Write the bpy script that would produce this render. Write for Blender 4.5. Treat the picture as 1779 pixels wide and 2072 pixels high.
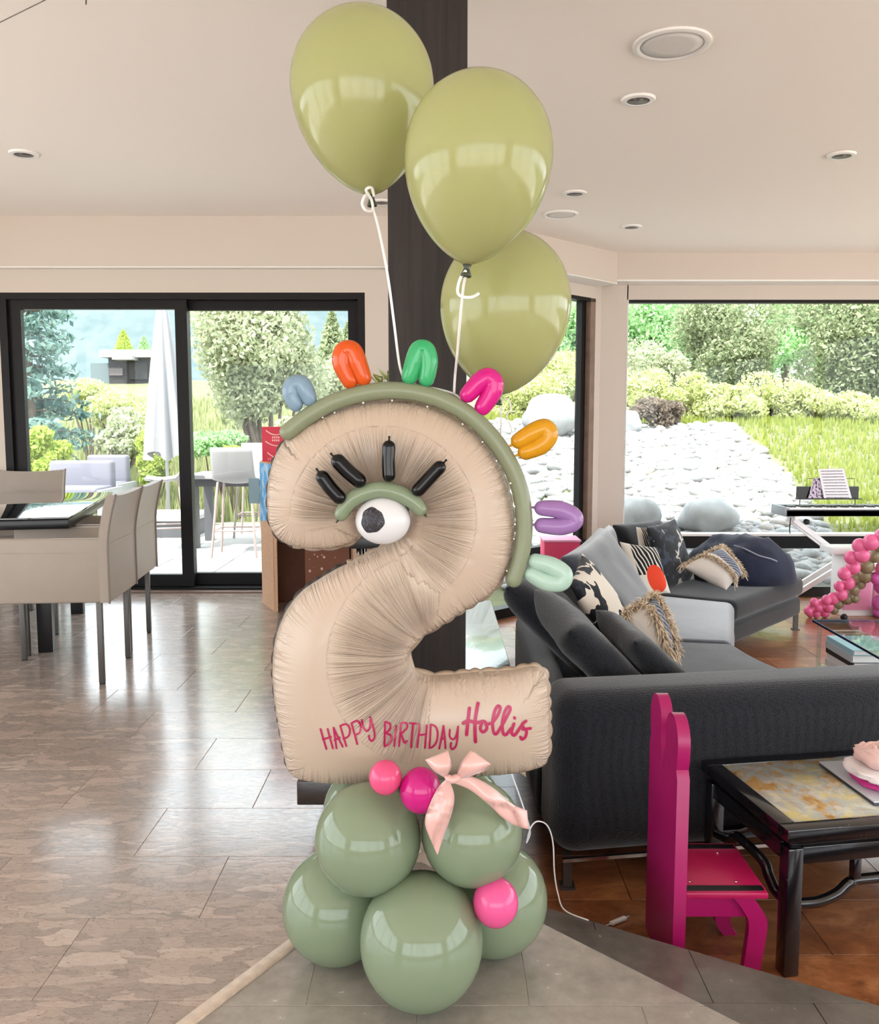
import bpy, bmesh, math, random
import numpy as np
from math import sin, cos, pi, atan, sqrt, radians
from mathutils import Vector, Matrix, noise
from mathutils.bvhtree import BVHTree
from mathutils.geometry import delaunay_2d_cdt

for o in list(bpy.data.objects):
    bpy.data.objects.remove(o, do_unlink=True)
SC = bpy.context.scene
COL = SC.collection
R = random.Random(7)
V = Vector

# ------------------------------------------------------------------ camera
FPX, CX, CY, HZ, CAMH = 1782.0, 889.5, 1036.0, 855.0, 1.22
TH = atan((CY - HZ) / FPX)
cam_d = bpy.data.cameras.new('camera')
cam_d.sensor_fit = 'HORIZONTAL'; cam_d.sensor_width = 36.0
cam_d.lens = 36.0 * FPX / 1779.0
cam_d.clip_start = .02; cam_d.clip_end = 2000
cam = bpy.data.objects.new('camera', cam_d); COL.objects.link(cam)
cam.location = (0, 0, CAMH); cam.rotation_euler = (pi / 2 - TH, 0, 0)
SC.camera = cam

# ------------------------------------------------------------------ sky, sun, exposure
W = bpy.data.worlds.new('sky'); SC.world = W; W.use_nodes = True
bg = W.node_tree.nodes['Background']
bg.inputs[0].default_value = (.86, .93, 1.0, 1); bg.inputs[1].default_value = 3.3
sun_d = bpy.data.lights.new('sun', 'SUN'); sun_d.energy = 6.0; sun_d.angle = radians(1.0)
sun_d.color = (1, .96, .88)
sun = bpy.data.objects.new('sun', sun_d); COL.objects.link(sun)
sun.rotation_euler = V((-.22, -.45, .86)).to_track_quat('Z', 'Y').to_euler()
SC.view_settings.view_transform = 'Standard'
SC.view_settings.look = 'None'
SC.view_settings.gamma = 1.0
SC.view_settings.use_curve_mapping = False
SC.view_settings.exposure = 0.66

# ------------------------------------------------------------------ pixel helpers
def ray(px, py):
    a = (px - CX) / FPX; v = (py - CY) / FPX
    return V((a, cos(TH) - v * sin(TH), -sin(TH) - v * cos(TH)))
def fl(px, py, z=0.0):
    r = ray(px, py); return V((0, 0, CAMH)) + r * ((z - CAMH) / r.z)
def at(px, py, Y):
    r = ray(px, py); return V((0, 0, CAMH)) + r * (Y / r.y)
def pxs(px, py, Y):            # metres per pixel there
    return (Y / ray(px, py).y) / FPX

def lin(c):
    return tuple((x / 12.92 if x <= .04045 else ((x + .055) / 1.055) ** 2.4) for x in c)
def hx(s):
    return lin(tuple(int(s[i:i + 2], 16) / 255 for i in (0, 2, 4)))

# ------------------------------------------------------------------ mesh builder
class MB:
    def __init__(s): s.v = []; s.f = []; s.uv = None; s.att = {}
    def add(s, vs, fs):
        b = len(s.v); s.v.extend(V(p) for p in vs); s.f.extend(tuple(i + b for i in f) for f in fs); return b
    def box(s, c, d, rz=0, M=None):
        x, y, z = d[0] / 2, d[1] / 2, d[2] / 2
        p = [V((a, b, e)) for a in (-x, x) for b in (-y, y) for e in (-z, z)]
        m = M if M else Matrix.Rotation(rz, 3, 'Z')
        s.add([V(c) + m @ q for q in p], [(0, 1, 3, 2), (4, 6, 7, 5), (0, 4, 5, 1), (2, 3, 7, 6), (0, 2, 6, 4), (1, 5, 7, 3)]); return s
    def bar(s, a, b, w, h, up=V((0, 0, 1))):
        a = V(a); b = V(b); d = (b - a); L = d.length; d.normalize()
        x = d.cross(up)
        if x.length < 1e-4: x = d.cross(V((1, 0, 0)))
        x.normalize(); u = x.cross(d)
        M = Matrix((x, d, u)).transposed()
        return s.box((a + b) / 2, (w, L, h), M=M)
    def tube(s, pts, rad, n=12, cap=True, flat=1.0):
        pts = [V(p) for p in pts]; m = len(pts)
        if not hasattr(rad, '__len__'): rad = [rad] * m
        rad = list(rad)
        if cap:
            d0 = (pts[0] - pts[1]).normalized(); d1 = (pts[-1] - pts[-2]).normalized()
            A = []; B = []
            for k in range(1, 5):
                t = k / 4 * pi / 2
                A.append((pts[0] + d0 * rad[0] * sin(t), max(rad[0] * cos(t), rad[0] * .02)))
                B.append((pts[-1] + d1 * rad[-1] * sin(t), max(rad[-1] * cos(t), rad[-1] * .02)))
            pts = [p for p, _ in A[::-1]] + pts + [p for p, _ in B]
            rad = [r for _, r in A[::-1]] + rad + [r for _, r in B]
        m = len(pts)
        T = [((pts[min(i + 1, m - 1)] - pts[max(i - 1, 0)]).normalized()) for i in range(m)]
        x = T[0].cross(V((0, 1, .01)))
        if x.length < .05: x = T[0].cross(V((1, 0, 0)))
        x.normalize(); vs = []
        for i in range(m):
            x = (x - T[i] * x.dot(T[i])).normalized(); y = T[i].cross(x)
            for k in range(n):
                a = 2 * pi * k / n
                vs.append(pts[i] + (x * cos(a) + y * sin(a) * flat) * rad[i])
        fs = [(i * n + k, i * n + (k + 1) % n, (i + 1) * n + (k + 1) % n, (i + 1) * n + k) for i in range(m - 1) for k in range(n)]
        fs.append(tuple(range(n))[::-1]); fs.append(tuple((m - 1) * n + k for k in range(n)))
        s.add(vs, fs); return s
    def cyl(s, a, b, r, r2=None, n=16):
        return s.tube([a, b], [r, r2 if r2 is not None else r], n, cap=False)
    def lathe(s, prof, c=(0, 0, 0), M=None, n=32, sx=1, sy=1):
        c = V(c); vs = []
        for r, z in prof:
            for k in range(n):
                a = 2 * pi * k / n; p = V((r * cos(a) * sx, r * sin(a) * sy, z))
                vs.append(c + (M @ p if M else p))
        m = len(prof)
        fs = [(i * n + k, i * n + (k + 1) % n, (i + 1) * n + (k + 1) % n, (i + 1) * n + k) for i in range(m - 1) for k in range(n)]
        fs.append(tuple(range(n))[::-1]); fs.append(tuple((m - 1) * n + k for k in range(n)))
        s.add(vs, fs); return s
    def prism(s, poly, z0, z1):
        n = len(poly); A = sum(poly[i][0] * poly[(i + 1) % n][1] - poly[(i + 1) % n][0] * poly[i][1] for i in range(n))
        if A < 0: poly = poly[::-1]
        vs = [V((p[0], p[1], z0)) for p in poly] + [V((p[0], p[1], z1)) for p in poly]
        fs = [tuple(range(n))[::-1], tuple(range(n, 2 * n))] + [(i, (i + 1) % n, n + (i + 1) % n, n + i) for i in range(n)]
        s.add(vs, fs); return s
    def strip(s, A, B, th=0.0):          # ribbon between two polylines
        n = len(A); vs = []
        for a, b in zip(A, B): vs += [V(a), V(b)]
        fs = [(2 * i, 2 * i + 1, 2 * i + 3, 2 * i + 2) for i in range(n - 1)]
        s.add(vs, fs); return s

ORG = {}
def build(name, mb, mat, parent=None, loc=None, smooth=True, local=False, bevel=0, seg=2, sub=0, solid=0, sharp=False):
    me = bpy.data.meshes.new(name)
    org = V((0, 0, 0)) if local else (ORG[parent.name].copy() if parent is not None else (V(loc) if loc is not None else V((0, 0, 0))))
    me.from_pydata([tuple(p - org) for p in mb.v], [], mb.f); me.update()
    if mb.uv is not None:
        ul = me.uv_layers.new(name='UVMap')
        li = np.empty(len(me.loops), dtype=np.int32); me.loops.foreach_get('vertex_index', li)
        ul.data.foreach_set('uv', np.asarray(mb.uv, dtype=np.float32)[li].ravel())
    for k, arr in mb.att.items():
        a = me.attributes.new(k, 'FLOAT', 'POINT'); a.data.foreach_set('value', np.asarray(arr, dtype=np.float32))
    if bevel or sub:
        bm = bmesh.new(); bm.from_mesh(me)
        if bevel:
            bmesh.ops.bevel(bm, geom=[e for e in bm.edges], offset=bevel, segments=seg, profile=.5, affect='EDGES', clamp_overlap=True)
        if sub:
            bmesh.ops.subdivide_edges(bm, edges=bm.edges[:], cuts=sub, use_grid_fill=True)
        bmesh.ops.recalc_face_normals(bm, faces=bm.faces[:])
        bm.to_mesh(me); bm.free()
    if mat is not None: me.materials.append(mat)
    o = bpy.data.objects.new(name, me); COL.objects.link(o)
    if smooth:
        me.polygons.foreach_set('use_smooth', [True] * len(me.polygons))
        if bevel or sharp: me.set_sharp_from_angle(angle=radians(38))
    if parent is not None: o.parent = parent
    elif not local: o.location = org
    if solid:
        m = o.modifiers.new('thickness', 'SOLIDIFY'); m.thickness = solid; m.offset = 0
    ORG[o.name] = org
    return o
def tag(o, label, cat, group=None):
    o['label'] = label; o['category'] = cat
    if group: o['group'] = group
    return o
def thing(name, label, cat, loc=(0, 0, 0), rz=0, group=None):
    o = bpy.data.objects.new(name, None); COL.objects.link(o); o.empty_display_size = .1
    o.location = V(loc); o.rotation_euler = (0, 0, rz); ORG[o.name] = V(loc)
    return tag(o, label, cat, group)
def struct(o): o['kind'] = 'structure'; return o
def sthing(name, loc=(0, 0, 0)):
    o = bpy.data.objects.new(name, None); COL.objects.link(o); o.location = V(loc); ORG[o.name] = V(loc); o['kind'] = 'structure'; return o
def copy_tree(o, parent=None):
    c = o.copy(); COL.objects.link(c)
    if parent is not None: c.parent = parent
    for ch in o.children: copy_tree(ch, c)
    return c
def crom(pts, n=8):
    pts = [V(p) for p in pts]; out = []
    for i in range(len(pts) - 1):
        p0 = pts[max(i - 1, 0)]; p1 = pts[i]; p2 = pts[i + 1]; p3 = pts[min(i + 2, len(pts) - 1)]
        for k in range(n):
            t = k / n
            out.append(.5 * ((2 * p1) + (p2 - p0) * t + (2 * p0 - 5 * p1 + 4 * p2 - p3) * t * t + (3 * p1 - p0 - 3 * p2 + p3) * t ** 3))
    out.append(pts[-1]); return out
def clip(poly, n, d):          # keep n.p <= d
    out = []
    for i in range(len(poly)):
        a = poly[i]; b = poly[(i + 1) % len(poly)]
        da = n[0] * a[0] + n[1] * a[1] - d; db = n[0] * b[0] + n[1] * b[1] - d
        if da <= 0: out.append(a)
        if da * db < 0:
            t = da / (da - db); out.append((a[0] + (b[0] - a[0]) * t, a[1] + (b[1] - a[1]) * t))
    return out
def area(p):
    return abs(sum(p[i][0] * p[(i + 1) % len(p)][1] - p[(i + 1) % len(p)][0] * p[i][1] for i in range(len(p)))) / 2

# ------------------------------------------------------------------ materials
MATS = {}
class NT:
    def __init__(s, name):
        s.m = bpy.data.materials.new(name); s.m.use_nodes = True; s.t = s.m.node_tree; s.n = s.t.nodes; s.l = s.t.links
        s.b = s.n['Principled BSDF']; s.out = s.n['Material Output']; MATS[name] = s.m
    def node(s, typ, **k):
        n = s.n.new(typ)
        for a, v in k.items(): setattr(n, a, v)
        return n
    def link(s, a, b): s.l.new(a, b)
    def coord(s, kind='Object', scale=(1, 1, 1), loc=(0, 0, 0)):
        if kind == 'World': o = s.node('ShaderNodeNewGeometry').outputs['Position']
        else: o = s.node('ShaderNodeTexCoord').outputs[kind]
        m = s.node('ShaderNodeMapping'); m.inputs['Scale'].default_value = scale; m.inputs['Location'].default_value = loc
        s.link(o, m.inputs[0]); return m.outputs[0]
    def noise(s, co, scale=5, detail=4, rough=.5, dist=0):
        n = s.node('ShaderNodeTexNoise'); n.inputs['Scale'].default_value = scale; n.inputs['Detail'].default_value = detail
        n.inputs['Roughness'].default_value = rough; n.inputs['Distortion'].default_value = dist
        s.link(co, n.inputs['Vector']); return n.outputs[0]
    def ramp(s, fac, stops, interp='LINEAR'):
        r = s.node('ShaderNodeValToRGB'); e = r.color_ramp; e.interpolation = interp
        while len(e.elements) < len(stops): e.elements.new(.5)
        for el, (p, c) in zip(e.elements, stops): el.position = p; el.color = (*c[:3], 1) if len(c) >= 3 else (c[0],) * 3 + (1,)
        s.link(fac, r.inputs[0]); return r.outputs[0]
    def mix(s, fac, a, b, mode='MIX'):
        m = s.node('ShaderNodeMix', data_type='RGBA', blend_type=mode)
        for i, x in ((0, fac), (6, a), (7, b)):
            if hasattr(x, 'is_linked'): s.link(x, m.inputs[i])
            elif isinstance(x, (int, float)): m.inputs[i].default_value = x
            else: m.inputs[i].default_value = (*x[:3], 1)
        return m.outputs[2]
    def math(s, op, a, b=None):
        m = s.node('ShaderNodeMath', operation=op)
        for i, x in ((0, a), (1, b)):
            if x is None: continue
            if hasattr(x, 'is_linked'): s.link(x, m.inputs[i])
            else: m.inputs[i].default_value = x
        return m.outputs[0]
    def bump(s, h, strength=.3, dist=.01):
        b = s.node('ShaderNodeBump'); b.inputs['Strength'].default_value = strength; b.inputs['Distance'].default_value = dist
        s.link(h, b.inputs['Height']); s.link(b.outputs[0], s.b.inputs['Normal']); return b
    def col(s, x):
        if hasattr(x, 'is_linked'): s.link(x, s.b.inputs['Base Color'])
        else: s.b.inputs['Base Color'].default_value = (*x[:3], 1)
    def set(s, rough=.5, metal=0, coat=0, coatr=.05, spec=.5, sheen=0, sss=0, ior=None):
        i = s.b.inputs
        i['Roughness'].default_value = rough; i['Metallic'].default_value = metal; i['Coat Weight'].default_value = coat
        i['Coat Roughness'].default_value = coatr; i['Specular IOR Level'].default_value = spec; i['Sheen Weight'].default_value = sheen
        if ior: i['IOR'].default_value = ior
        return s
def plain(name, c, rough=.5, metal=0, coat=0, spec=.5, nz=0, nscale=6, bump=0, bscale=60, sheen=0):
    s = NT(name); s.set(rough, metal, coat, spec=spec, sheen=sheen)
    c = hx(c) if isinstance(c, str) else c
    if nz:
        f = s.noise(s.coord('Object'), nscale, 4)
        s.col(s.ramp(f, [(.3, tuple(x * (1 - nz) for x in c)), (.7, tuple(min(1, x * (1 + nz)) for x in c))]))
    else: s.col(c)
    if bump: s.bump(s.noise(s.coord('Object'), bscale, 3), bump, .004)
    return s.m

M = {}
M['wall'] = plain('wall_paint', (.60, .52, .45), .75, bump=.03, bscale=200)
M['ceiling'] = plain('ceiling_paint', (.92, .845, .78), .8, bump=.03, bscale=200)
M['trimwhite'] = plain('white_trim', (.82, .80, .76), .5)
M['frame'] = plain('dark_bronze_frame', hx('0e0a09'), .5, nz=.25, nscale=14, spec=.25)
M['framewood'] = plain('brown_window_frame', hx('7d6657'), .45, nz=.2, nscale=9)
M['black'] = plain('black_lacquer', hx('141416'), .3)
M['chrome'] = plain('chrome', (.75, .75, .76), .15, metal=1)
M['leather'] = plain('offwhite_leather', hx('988b7e'), .45, nz=.04, bump=.08, bscale=220)
M['leg'] = plain('grey_steel_leg', hx('5a5652'), .4, metal=.5)
M['white'] = plain('white_plastic', hx('f1efee'), .4)
M['paper'] = plain('white_paper', hx('efecee'), .8)
M['rubber'] = plain('black_rubber', hx('151515'), .6)

def glassmat(name, tint=(.96, .98, .97), ior=1.45):
    s = NT(name); s.n.remove(s.b)
    t = s.node('ShaderNodeBsdfTransparent'); t.inputs[0].default_value = (*tint, 1)
    g = s.node('ShaderNodeBsdfGlossy'); g.inputs['Roughness'].default_value = .0
    f = s.node('ShaderNodeFresnel'); g_ = s.node('ShaderNodeNewGeometry')      # same reflectance on both faces of a thin pane
    s.link(s.math('ADD', ior, s.math('MULTIPLY', g_.outputs['Backfacing'], 1 / ior - ior)), f.inputs[0])
    m = s.node('ShaderNodeMixShader'); s.link(f.outputs[0], m.inputs[0]); s.link(t.outputs[0], m.inputs[1]); s.link(g.outputs[0], m.inputs[2])
    s.link(m.outputs[0], s.out.inputs[0]); return s.m
M['glass'] = glassmat('window_glass', ior=1.22)
M['tableglass'] = glassmat('table_glass', (.86, .94, .93), 1.5)

def wood(name, dark, light, rough=.5, axis=(14, 14, .6), coat=0, bump=.25):
    s = NT(name); s.set(rough, coat=coat)
    co = s.coord('Object', axis)
    f = s.noise(co, 3.0, 8, .62, .3)
    s.col(s.ramp(f, [(.3, dark), (.72, light)])); s.bump(f, bump, .006); return s.m
M['post'] = wood('dark_stained_timber', hx('120c0a'), hx('2f2521'), .65)
M['plinth'] = wood('dark_glossy_timber', hx('15100f'), hx('362c29'), .22, (1, 9, 9), coat=.4, bump=.2)

def stone_left():
    s = NT('mottled_brown_stone'); s.set(.16, spec=.5, ior=2.1)
    oi = s.node('ShaderNodeObjectInfo')
    g = s.node('ShaderNodeNewGeometry')
    cmb = s.node('ShaderNodeVectorMath', operation='MULTIPLY_ADD')
    off = s.node('ShaderNodeCombineXYZ'); s.link(oi.outputs['Random'], off.inputs[0]); s.link(oi.outputs['Random'], off.inputs[1])
    s.link(off.outputs[0], cmb.inputs[0]); cmb.inputs[1].default_value = (37, 53, 0); s.link(g.outputs['Position'], cmb.inputs[2])
    mp = s.node('ShaderNodeMapping'); mp.inputs['Scale'].default_value = (1.0, 2.6, 1); mp.inputs['Rotation'].default_value = (0, 0, .2)
    s.link(cmb.outputs[0], mp.inputs[0]); co = mp.outputs[0]
    wn = s.node('ShaderNodeTexNoise'); wn.inputs['Scale'].default_value = 7; wn.inputs['Detail'].default_value = 4; s.link(co, wn.inputs['Vector'])
    wv = s.node('ShaderNodeVectorMath', operation='MULTIPLY_ADD'); s.link(wn.outputs['Color'], wv.inputs[0]); wv.inputs[1].default_value = (.26, .26, 0); s.link(co, wv.inputs[2])
    vo = s.node('ShaderNodeTexVoronoi', feature='DISTANCE_TO_EDGE'); vo.inputs['Scale'].default_value = 12; s.link(wv.outputs[0], vo.inputs['Vector'])
    vc = s.node('ShaderNodeTexVoronoi'); vc.inputs['Scale'].default_value = 12; s.link(wv.outputs[0], vc.inputs['Vector'])
    cell = s.ramp(vc.outputs['Color'], [(0, hx('6d6058')), (.35, hx('877970')), (.6, hx('a08d80')), (.85, hx('c0ab9c')), (1, hx('d6c4b4'))])
    edge = s.ramp(vo.outputs[0], [(.0, (.42,) * 3), (.05, (1,) * 3)])
    n2 = s.noise(co, 40, 5, .6)
    c = s.mix(1, cell, edge, 'MULTIPLY')
    c = s.mix(.35, c, s.ramp(n2, [(.3, hx('83736a')), (.7, hx('c4b2a6'))]))
    n3 = s.noise(co, 90, 2, .5)
    c = s.mix(1, c, s.ramp(n3, [(.3, (.3,) * 3), (.38, (1,) * 3)]), 'MULTIPLY')
    n4 = s.noise(co, 1.3, 2)
    c = s.mix(.3, c, s.ramp(n4, [(.35, hx('958b83')), (.65, hx('b09a8e'))]))
    s.col(c); s.bump(s.math('ADD', s.math('MULTIPLY', n2, .6), vo.outputs[0]), .05, .004)
    rr = s.ramp(n2, [(.3, (.12,) * 3), (.7, (.24,) * 3)]); s.link(rr, s.b.inputs['Roughness'])
    return s.m
M['stone'] = stone_left()
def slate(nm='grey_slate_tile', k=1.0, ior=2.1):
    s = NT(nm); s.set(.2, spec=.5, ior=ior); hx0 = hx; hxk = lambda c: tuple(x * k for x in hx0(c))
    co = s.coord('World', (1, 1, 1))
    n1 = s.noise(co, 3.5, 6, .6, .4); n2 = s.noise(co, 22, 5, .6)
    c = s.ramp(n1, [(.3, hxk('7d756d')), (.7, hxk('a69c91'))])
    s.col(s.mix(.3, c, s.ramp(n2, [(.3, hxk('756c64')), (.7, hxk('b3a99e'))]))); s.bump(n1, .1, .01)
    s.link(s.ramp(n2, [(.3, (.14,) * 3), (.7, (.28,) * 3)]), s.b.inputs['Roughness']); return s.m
M['slate'] = slate(); M['slatedim'] = slate('dimmed_slate_step', .42, 1.7)  # same slate for the tread, its duller reflection put into a darker colour
def brownwood():
    s = NT('rustic_brown_floor'); s.set(.3, coat=.2)
    oi = s.node('ShaderNodeObjectInfo'); co = s.coord('World', (2.6, 4.2, 1))
    n1 = s.noise(co, 2.2, 6, .65, .8); n2 = s.noise(co, 9, 5, .6, .5)
    c = s.ramp(n1, [(.28, hx('6e4128')), (.5, hx('945c38')), (.72, hx('b57b50'))])
    c = s.mix(s.ramp(n2, [(.5, (0,) * 3), (.75, (.6,) * 3)]), c, hx('5a3826'))
    hsv = s.node('ShaderNodeHueSaturation'); s.link(c, hsv.inputs['Color'])
    s.link(s.math('ADD', s.math('MULTIPLY', oi.outputs['Random'], .5), .75), hsv.inputs['Value'])
    s.col(hsv.outputs[0]); s.bump(n2, .15, .004); return s.m
M['woodfloor'] = brownwood()
# ================================================================== STRUCTURE
ZC = 2.64                       # ceiling
YD = 6.32                       # door wall
YR = 7.82                       # far window wall
ZS = -.34                       # sunken living room floor
XL, XR, YB = -4.7, 5.4, -4.3
WC = (1.41, 7.82)               # corner of angled wall and far wall
A0 = (-.09, 6.32)               # corner of door wall and angled wall
# --- ceiling
cei = MB().prism([(XL - .3, YB - .3), (XR + .3, YB - .3), (XR + .3, YR + .75), (WC[0] - .1, YR + .75), (A0[0] - .3, YD + .6), (XL - .3, YD + .6)], ZC, ZC + .3)
ceiling = struct(build('ceiling', cei, M['ceiling'], smooth=False))
# --- door wall
door_x0, door_x1, door_z = -3.11, -.526, 2.13
w = MB()
w.box(((XL + door_x0) / 2, YD + .1, (ZC - .4) / 2), (door_x0 - XL, .2, ZC + .4))
w.box(((door_x1 + A0[0]) / 2 + .02, YD + .1, (ZC - .4) / 2), (A0[0] - door_x1 + .04, .2, ZC + .4))
w.box(((door_x0 + door_x1) / 2, YD + .1, (door_z + ZC) / 2), (door_x1 - door_x0, .2, ZC - door_z))
wall_b = struct(build('wall_back', w, M['wall'], smooth=False))
f = MB().box(((XL + .2) / 2 - .02, YD - .03, (2.296 + ZC) / 2), (.2 - XL, .06, ZC - 2.296))
struct(build('trim_1', f, M['wall'], smooth=False))
f = MB().box(((XL - .38) / 2, YD - .032, 2.294), (-.38 - XL, .07, .008)); f.box((-.1, YD - .06, 2.288), (.55, .13, .022))
struct(build('trim_2', f, M['trimwhite'], smooth=False))
# --- angled wall (45 degrees): local s along wall
def awall(mb, s0, s1, z0, z1, t=.2, off=0.0):
    d = V((.70711, .70711, 0)); nrm = V((-.70711, .70711, 0)); a = V((A0[0], A0[1], 0)) + nrm * off
    p = [a + d * s0, a + d * s1, a + d * s1 + nrm * t, a + d * s0 + nrm * t]
    mb.prism([(q.x, q.y) for q in p], z0, z1)
SL = (V(WC) - V(A0)).length
s_of = lambda x: (x - A0[0]) / .70711
win_top = 2.285
s_r = s_of(6.409 / (1 - (1200 - CX) / FPX) - 6.409)      # right edge of the angled window
s_l = .28
w = MB(); awall(w, 0, s_l, ZS - .1, ZC); awall(w, s_r, SL + .08, ZS - .1, ZC); awall(w, s_l, s_r, win_top, ZC)
struct(build('wall_angled', w, M['wall'], smooth=False))
w = MB(); awall(w, .15, SL - .09, 2.39, ZC, .22, -.22); struct(build('trim_3', w, M['wall'], smooth=False))
# --- far window wall
wx0 = (1262 - CX) / FPX * YR; wx1 = 5.0
w = MB()
w.box(((WC[0] + wx0) / 2, YR + .1, (ZC + ZS) / 2), (wx0 - WC[0] + .02, .2, ZC - ZS + .2))
w.box(((wx1 + XR) / 2 + .1, YR + .1, (ZC + ZS) / 2), (XR - wx1 + .2, .2, ZC - ZS + .2))
w.box(((wx0 + wx1) / 2, YR + .1, (win_top + ZC) / 2), (wx1 - wx0, .2, ZC - win_top))
struct(build('wall_far', w, M['wall'], smooth=False))
w = MB().box(((1.5 + XR) / 2, YR - .11, (2.42 + ZC) / 2), (XR - 1.5, .22, ZC - 2.42)); struct(build('trim_4', w, M['wall'], smooth=False))
w = MB().box(((1.5 + XR) / 2, YR - .108, 2.415), (XR - 1.5, .225, .012)); awall(w, .15, SL - .09, 2.384, 2.39, .225, -.225)
struct(build('trim_5', w, M['trimwhite'], smooth=False))
# --- unseen sides of the room, with wide windows added to bring in daylight
def wall_open(name, axis, pos, a0, a1, o0, o1, z0, z1, n):
    w = MB(); zb = -.4
    def bx(s0, s1, b0, b1):
        if axis == 'x': w.box((pos, (s0 + s1) / 2, (b0 + b1) / 2), (.2, s1 - s0, b1 - b0))
        else: w.box(((s0 + s1) / 2, pos, (b0 + b1) / 2), (s1 - s0, .2, b1 - b0))
    bx(a0, o0, zb, ZC); bx(o1, a1, zb, ZC); bx(o0, o1, z1, ZC); bx(o0, o1, zb, z0)
    struct(build(name, w, M['wall'], smooth=False))
    m = MB()
    for k in range(n + 1):
        s = o0 + (o1 - o0) * k / n
        if axis == 'x': m.box((pos, s, (z0 + z1) / 2), (.1, .08, z1 - z0))
        else: m.box((s, pos, (z0 + z1) / 2), (.08, .1, z1 - z0))
    return m
m = wall_open('wall_left', 'x', XL - .1, YB, YD + .2, -3.0, 4.6, .1, 2.3, 4); struct(build('added_window_3', m, M['frame'], smooth=False))
m = wall_open('wall_right', 'x', XR + .1, YB, YR + .2, -3.0, 6.8, .1, 2.35, 5); struct(build('added_window_4', m, M['frame'], smooth=False))
m = wall_open('wall_rear', 'y', YB - .1, XL, XR, -4.2, 5.0, .2, 2.35, 4); struct(build('added_window_5', m, M['frame'], smooth=False))

# --- sliding door
d1 = sthing('door_1', ((door_x0 + door_x1) / 2, YD + .08, 0))
mid = (378 - CX) / FPX * (YD + .08)
def dpart(name, x0, x1, z0, z1, y=.08, t=.12, mat='frame'):
    return build(name, MB().box(((x0 + x1) / 2, YD + y, (z0 + z1) / 2), (x1 - x0, t, z1 - z0)), M[mat], d1, smooth=False)
dpart('head_rail', door_x0, door_x1, 2.085, door_z, t=.16)
dpart('sill', door_x0, door_x1, 0, .028, t=.2)
dpart('jamb', door_x0, door_x0 + .055, .028, 2.085, t=.16); dpart('jamb', door_x1 - .05, door_x1, .028, 2.085, t=.16)
def panel(x0, x1, y, st):
    dpart('stile', x0, x0 + st, .03, 2.085, y, .05); dpart('stile', x1 - st, x1, .03, 2.085, y, .05)
    dpart('top_rail', x0 + st, x1 - st, 2.02, 2.085, y, .05); dpart('bottom_rail', x0 + st, x1 - st, .03, .115, y, .05)
    dpart('pane', x0 + st, x1 - st, .115, 2.02, y, .012, 'glass')
panel(door_x0 + .055, mid + .045, .055, .085); panel(mid - .045, door_x1 - .05, .125, .08)
dpart('threshold', door_x0, door_x1, -.002, .012, -.04, .1, 'framewood')

# --- angled window
w1 = sthing('window_1', (A0[0], A0[1], 0))
def apart(name, s0, s1, z0, z1, off, t, mat):
    m = MB(); awall(m, s0, s1, z0, z1, t, off); return build(name, m, M[mat], w1, smooth=False)
apart('frame_side', s_r - .07, s_r, ZS, win_top, .0, .1, 'framewood'); apart('frame_side', s_l, s_l + .07, ZS, win_top, .0, .1, 'framewood')
apart('frame_head', s_l, s_r, win_top - .03, win_top, .0, .1, 'frame'); apart('frame_bar', s_l, s_r, .05, .19, .02, .08, 'frame')
apart('sash', s_r - .13, s_r - .07, ZS, win_top, .05, .06, 'frame')
apart('frame_sill', s_l, s_r, ZS, ZS + .08, .0, .1, 'frame'); apart('pane', s_l, s_r, ZS, win_top, .07, .012, 'glass')
# --- far window
w2 = sthing('window_2', (wx0, YR, 0))
def wpart(name, x0, x1, z0, z1, y, t, mat):
    return build(name, MB().box(((x0 + x1) / 2, YR + y, (z0 + z1) / 2), (x1 - x0, t, z1 - z0)), M[mat], w2, smooth=False)
zb1, zb0 = at(1500, 1080, YR)[2], at(1500, 1110, YR)[2]
wpart('frame_head', wx0, wx1, win_top - .025, win_top, .05, .08, 'frame'); wpart('frame_bar', wx0, wx1, zb0, zb1 - .02, .06, .1, 'frame')
wpart('bar_cap', wx0, wx1, zb1 - .02, zb1, .05, .13, 'trimwhite')
wpart('frame_sill', wx0, wx1, ZS, ZS + .09, .05, .12, 'black'); wpart('pane', wx0, wx1, zb1, win_top - .025, .06, .012, 'glass')
wpart('pane', wx0, wx1, ZS + .09, zb0, .06, .012, 'glass')
wpart('frame_side', wx0, wx0 + .015, ZS, win_top, .05, .1, 'trimwhite'); wpart('mullion', 4.35, 4.43, ZS, win_top, .05, .1, 'frame')

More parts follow.
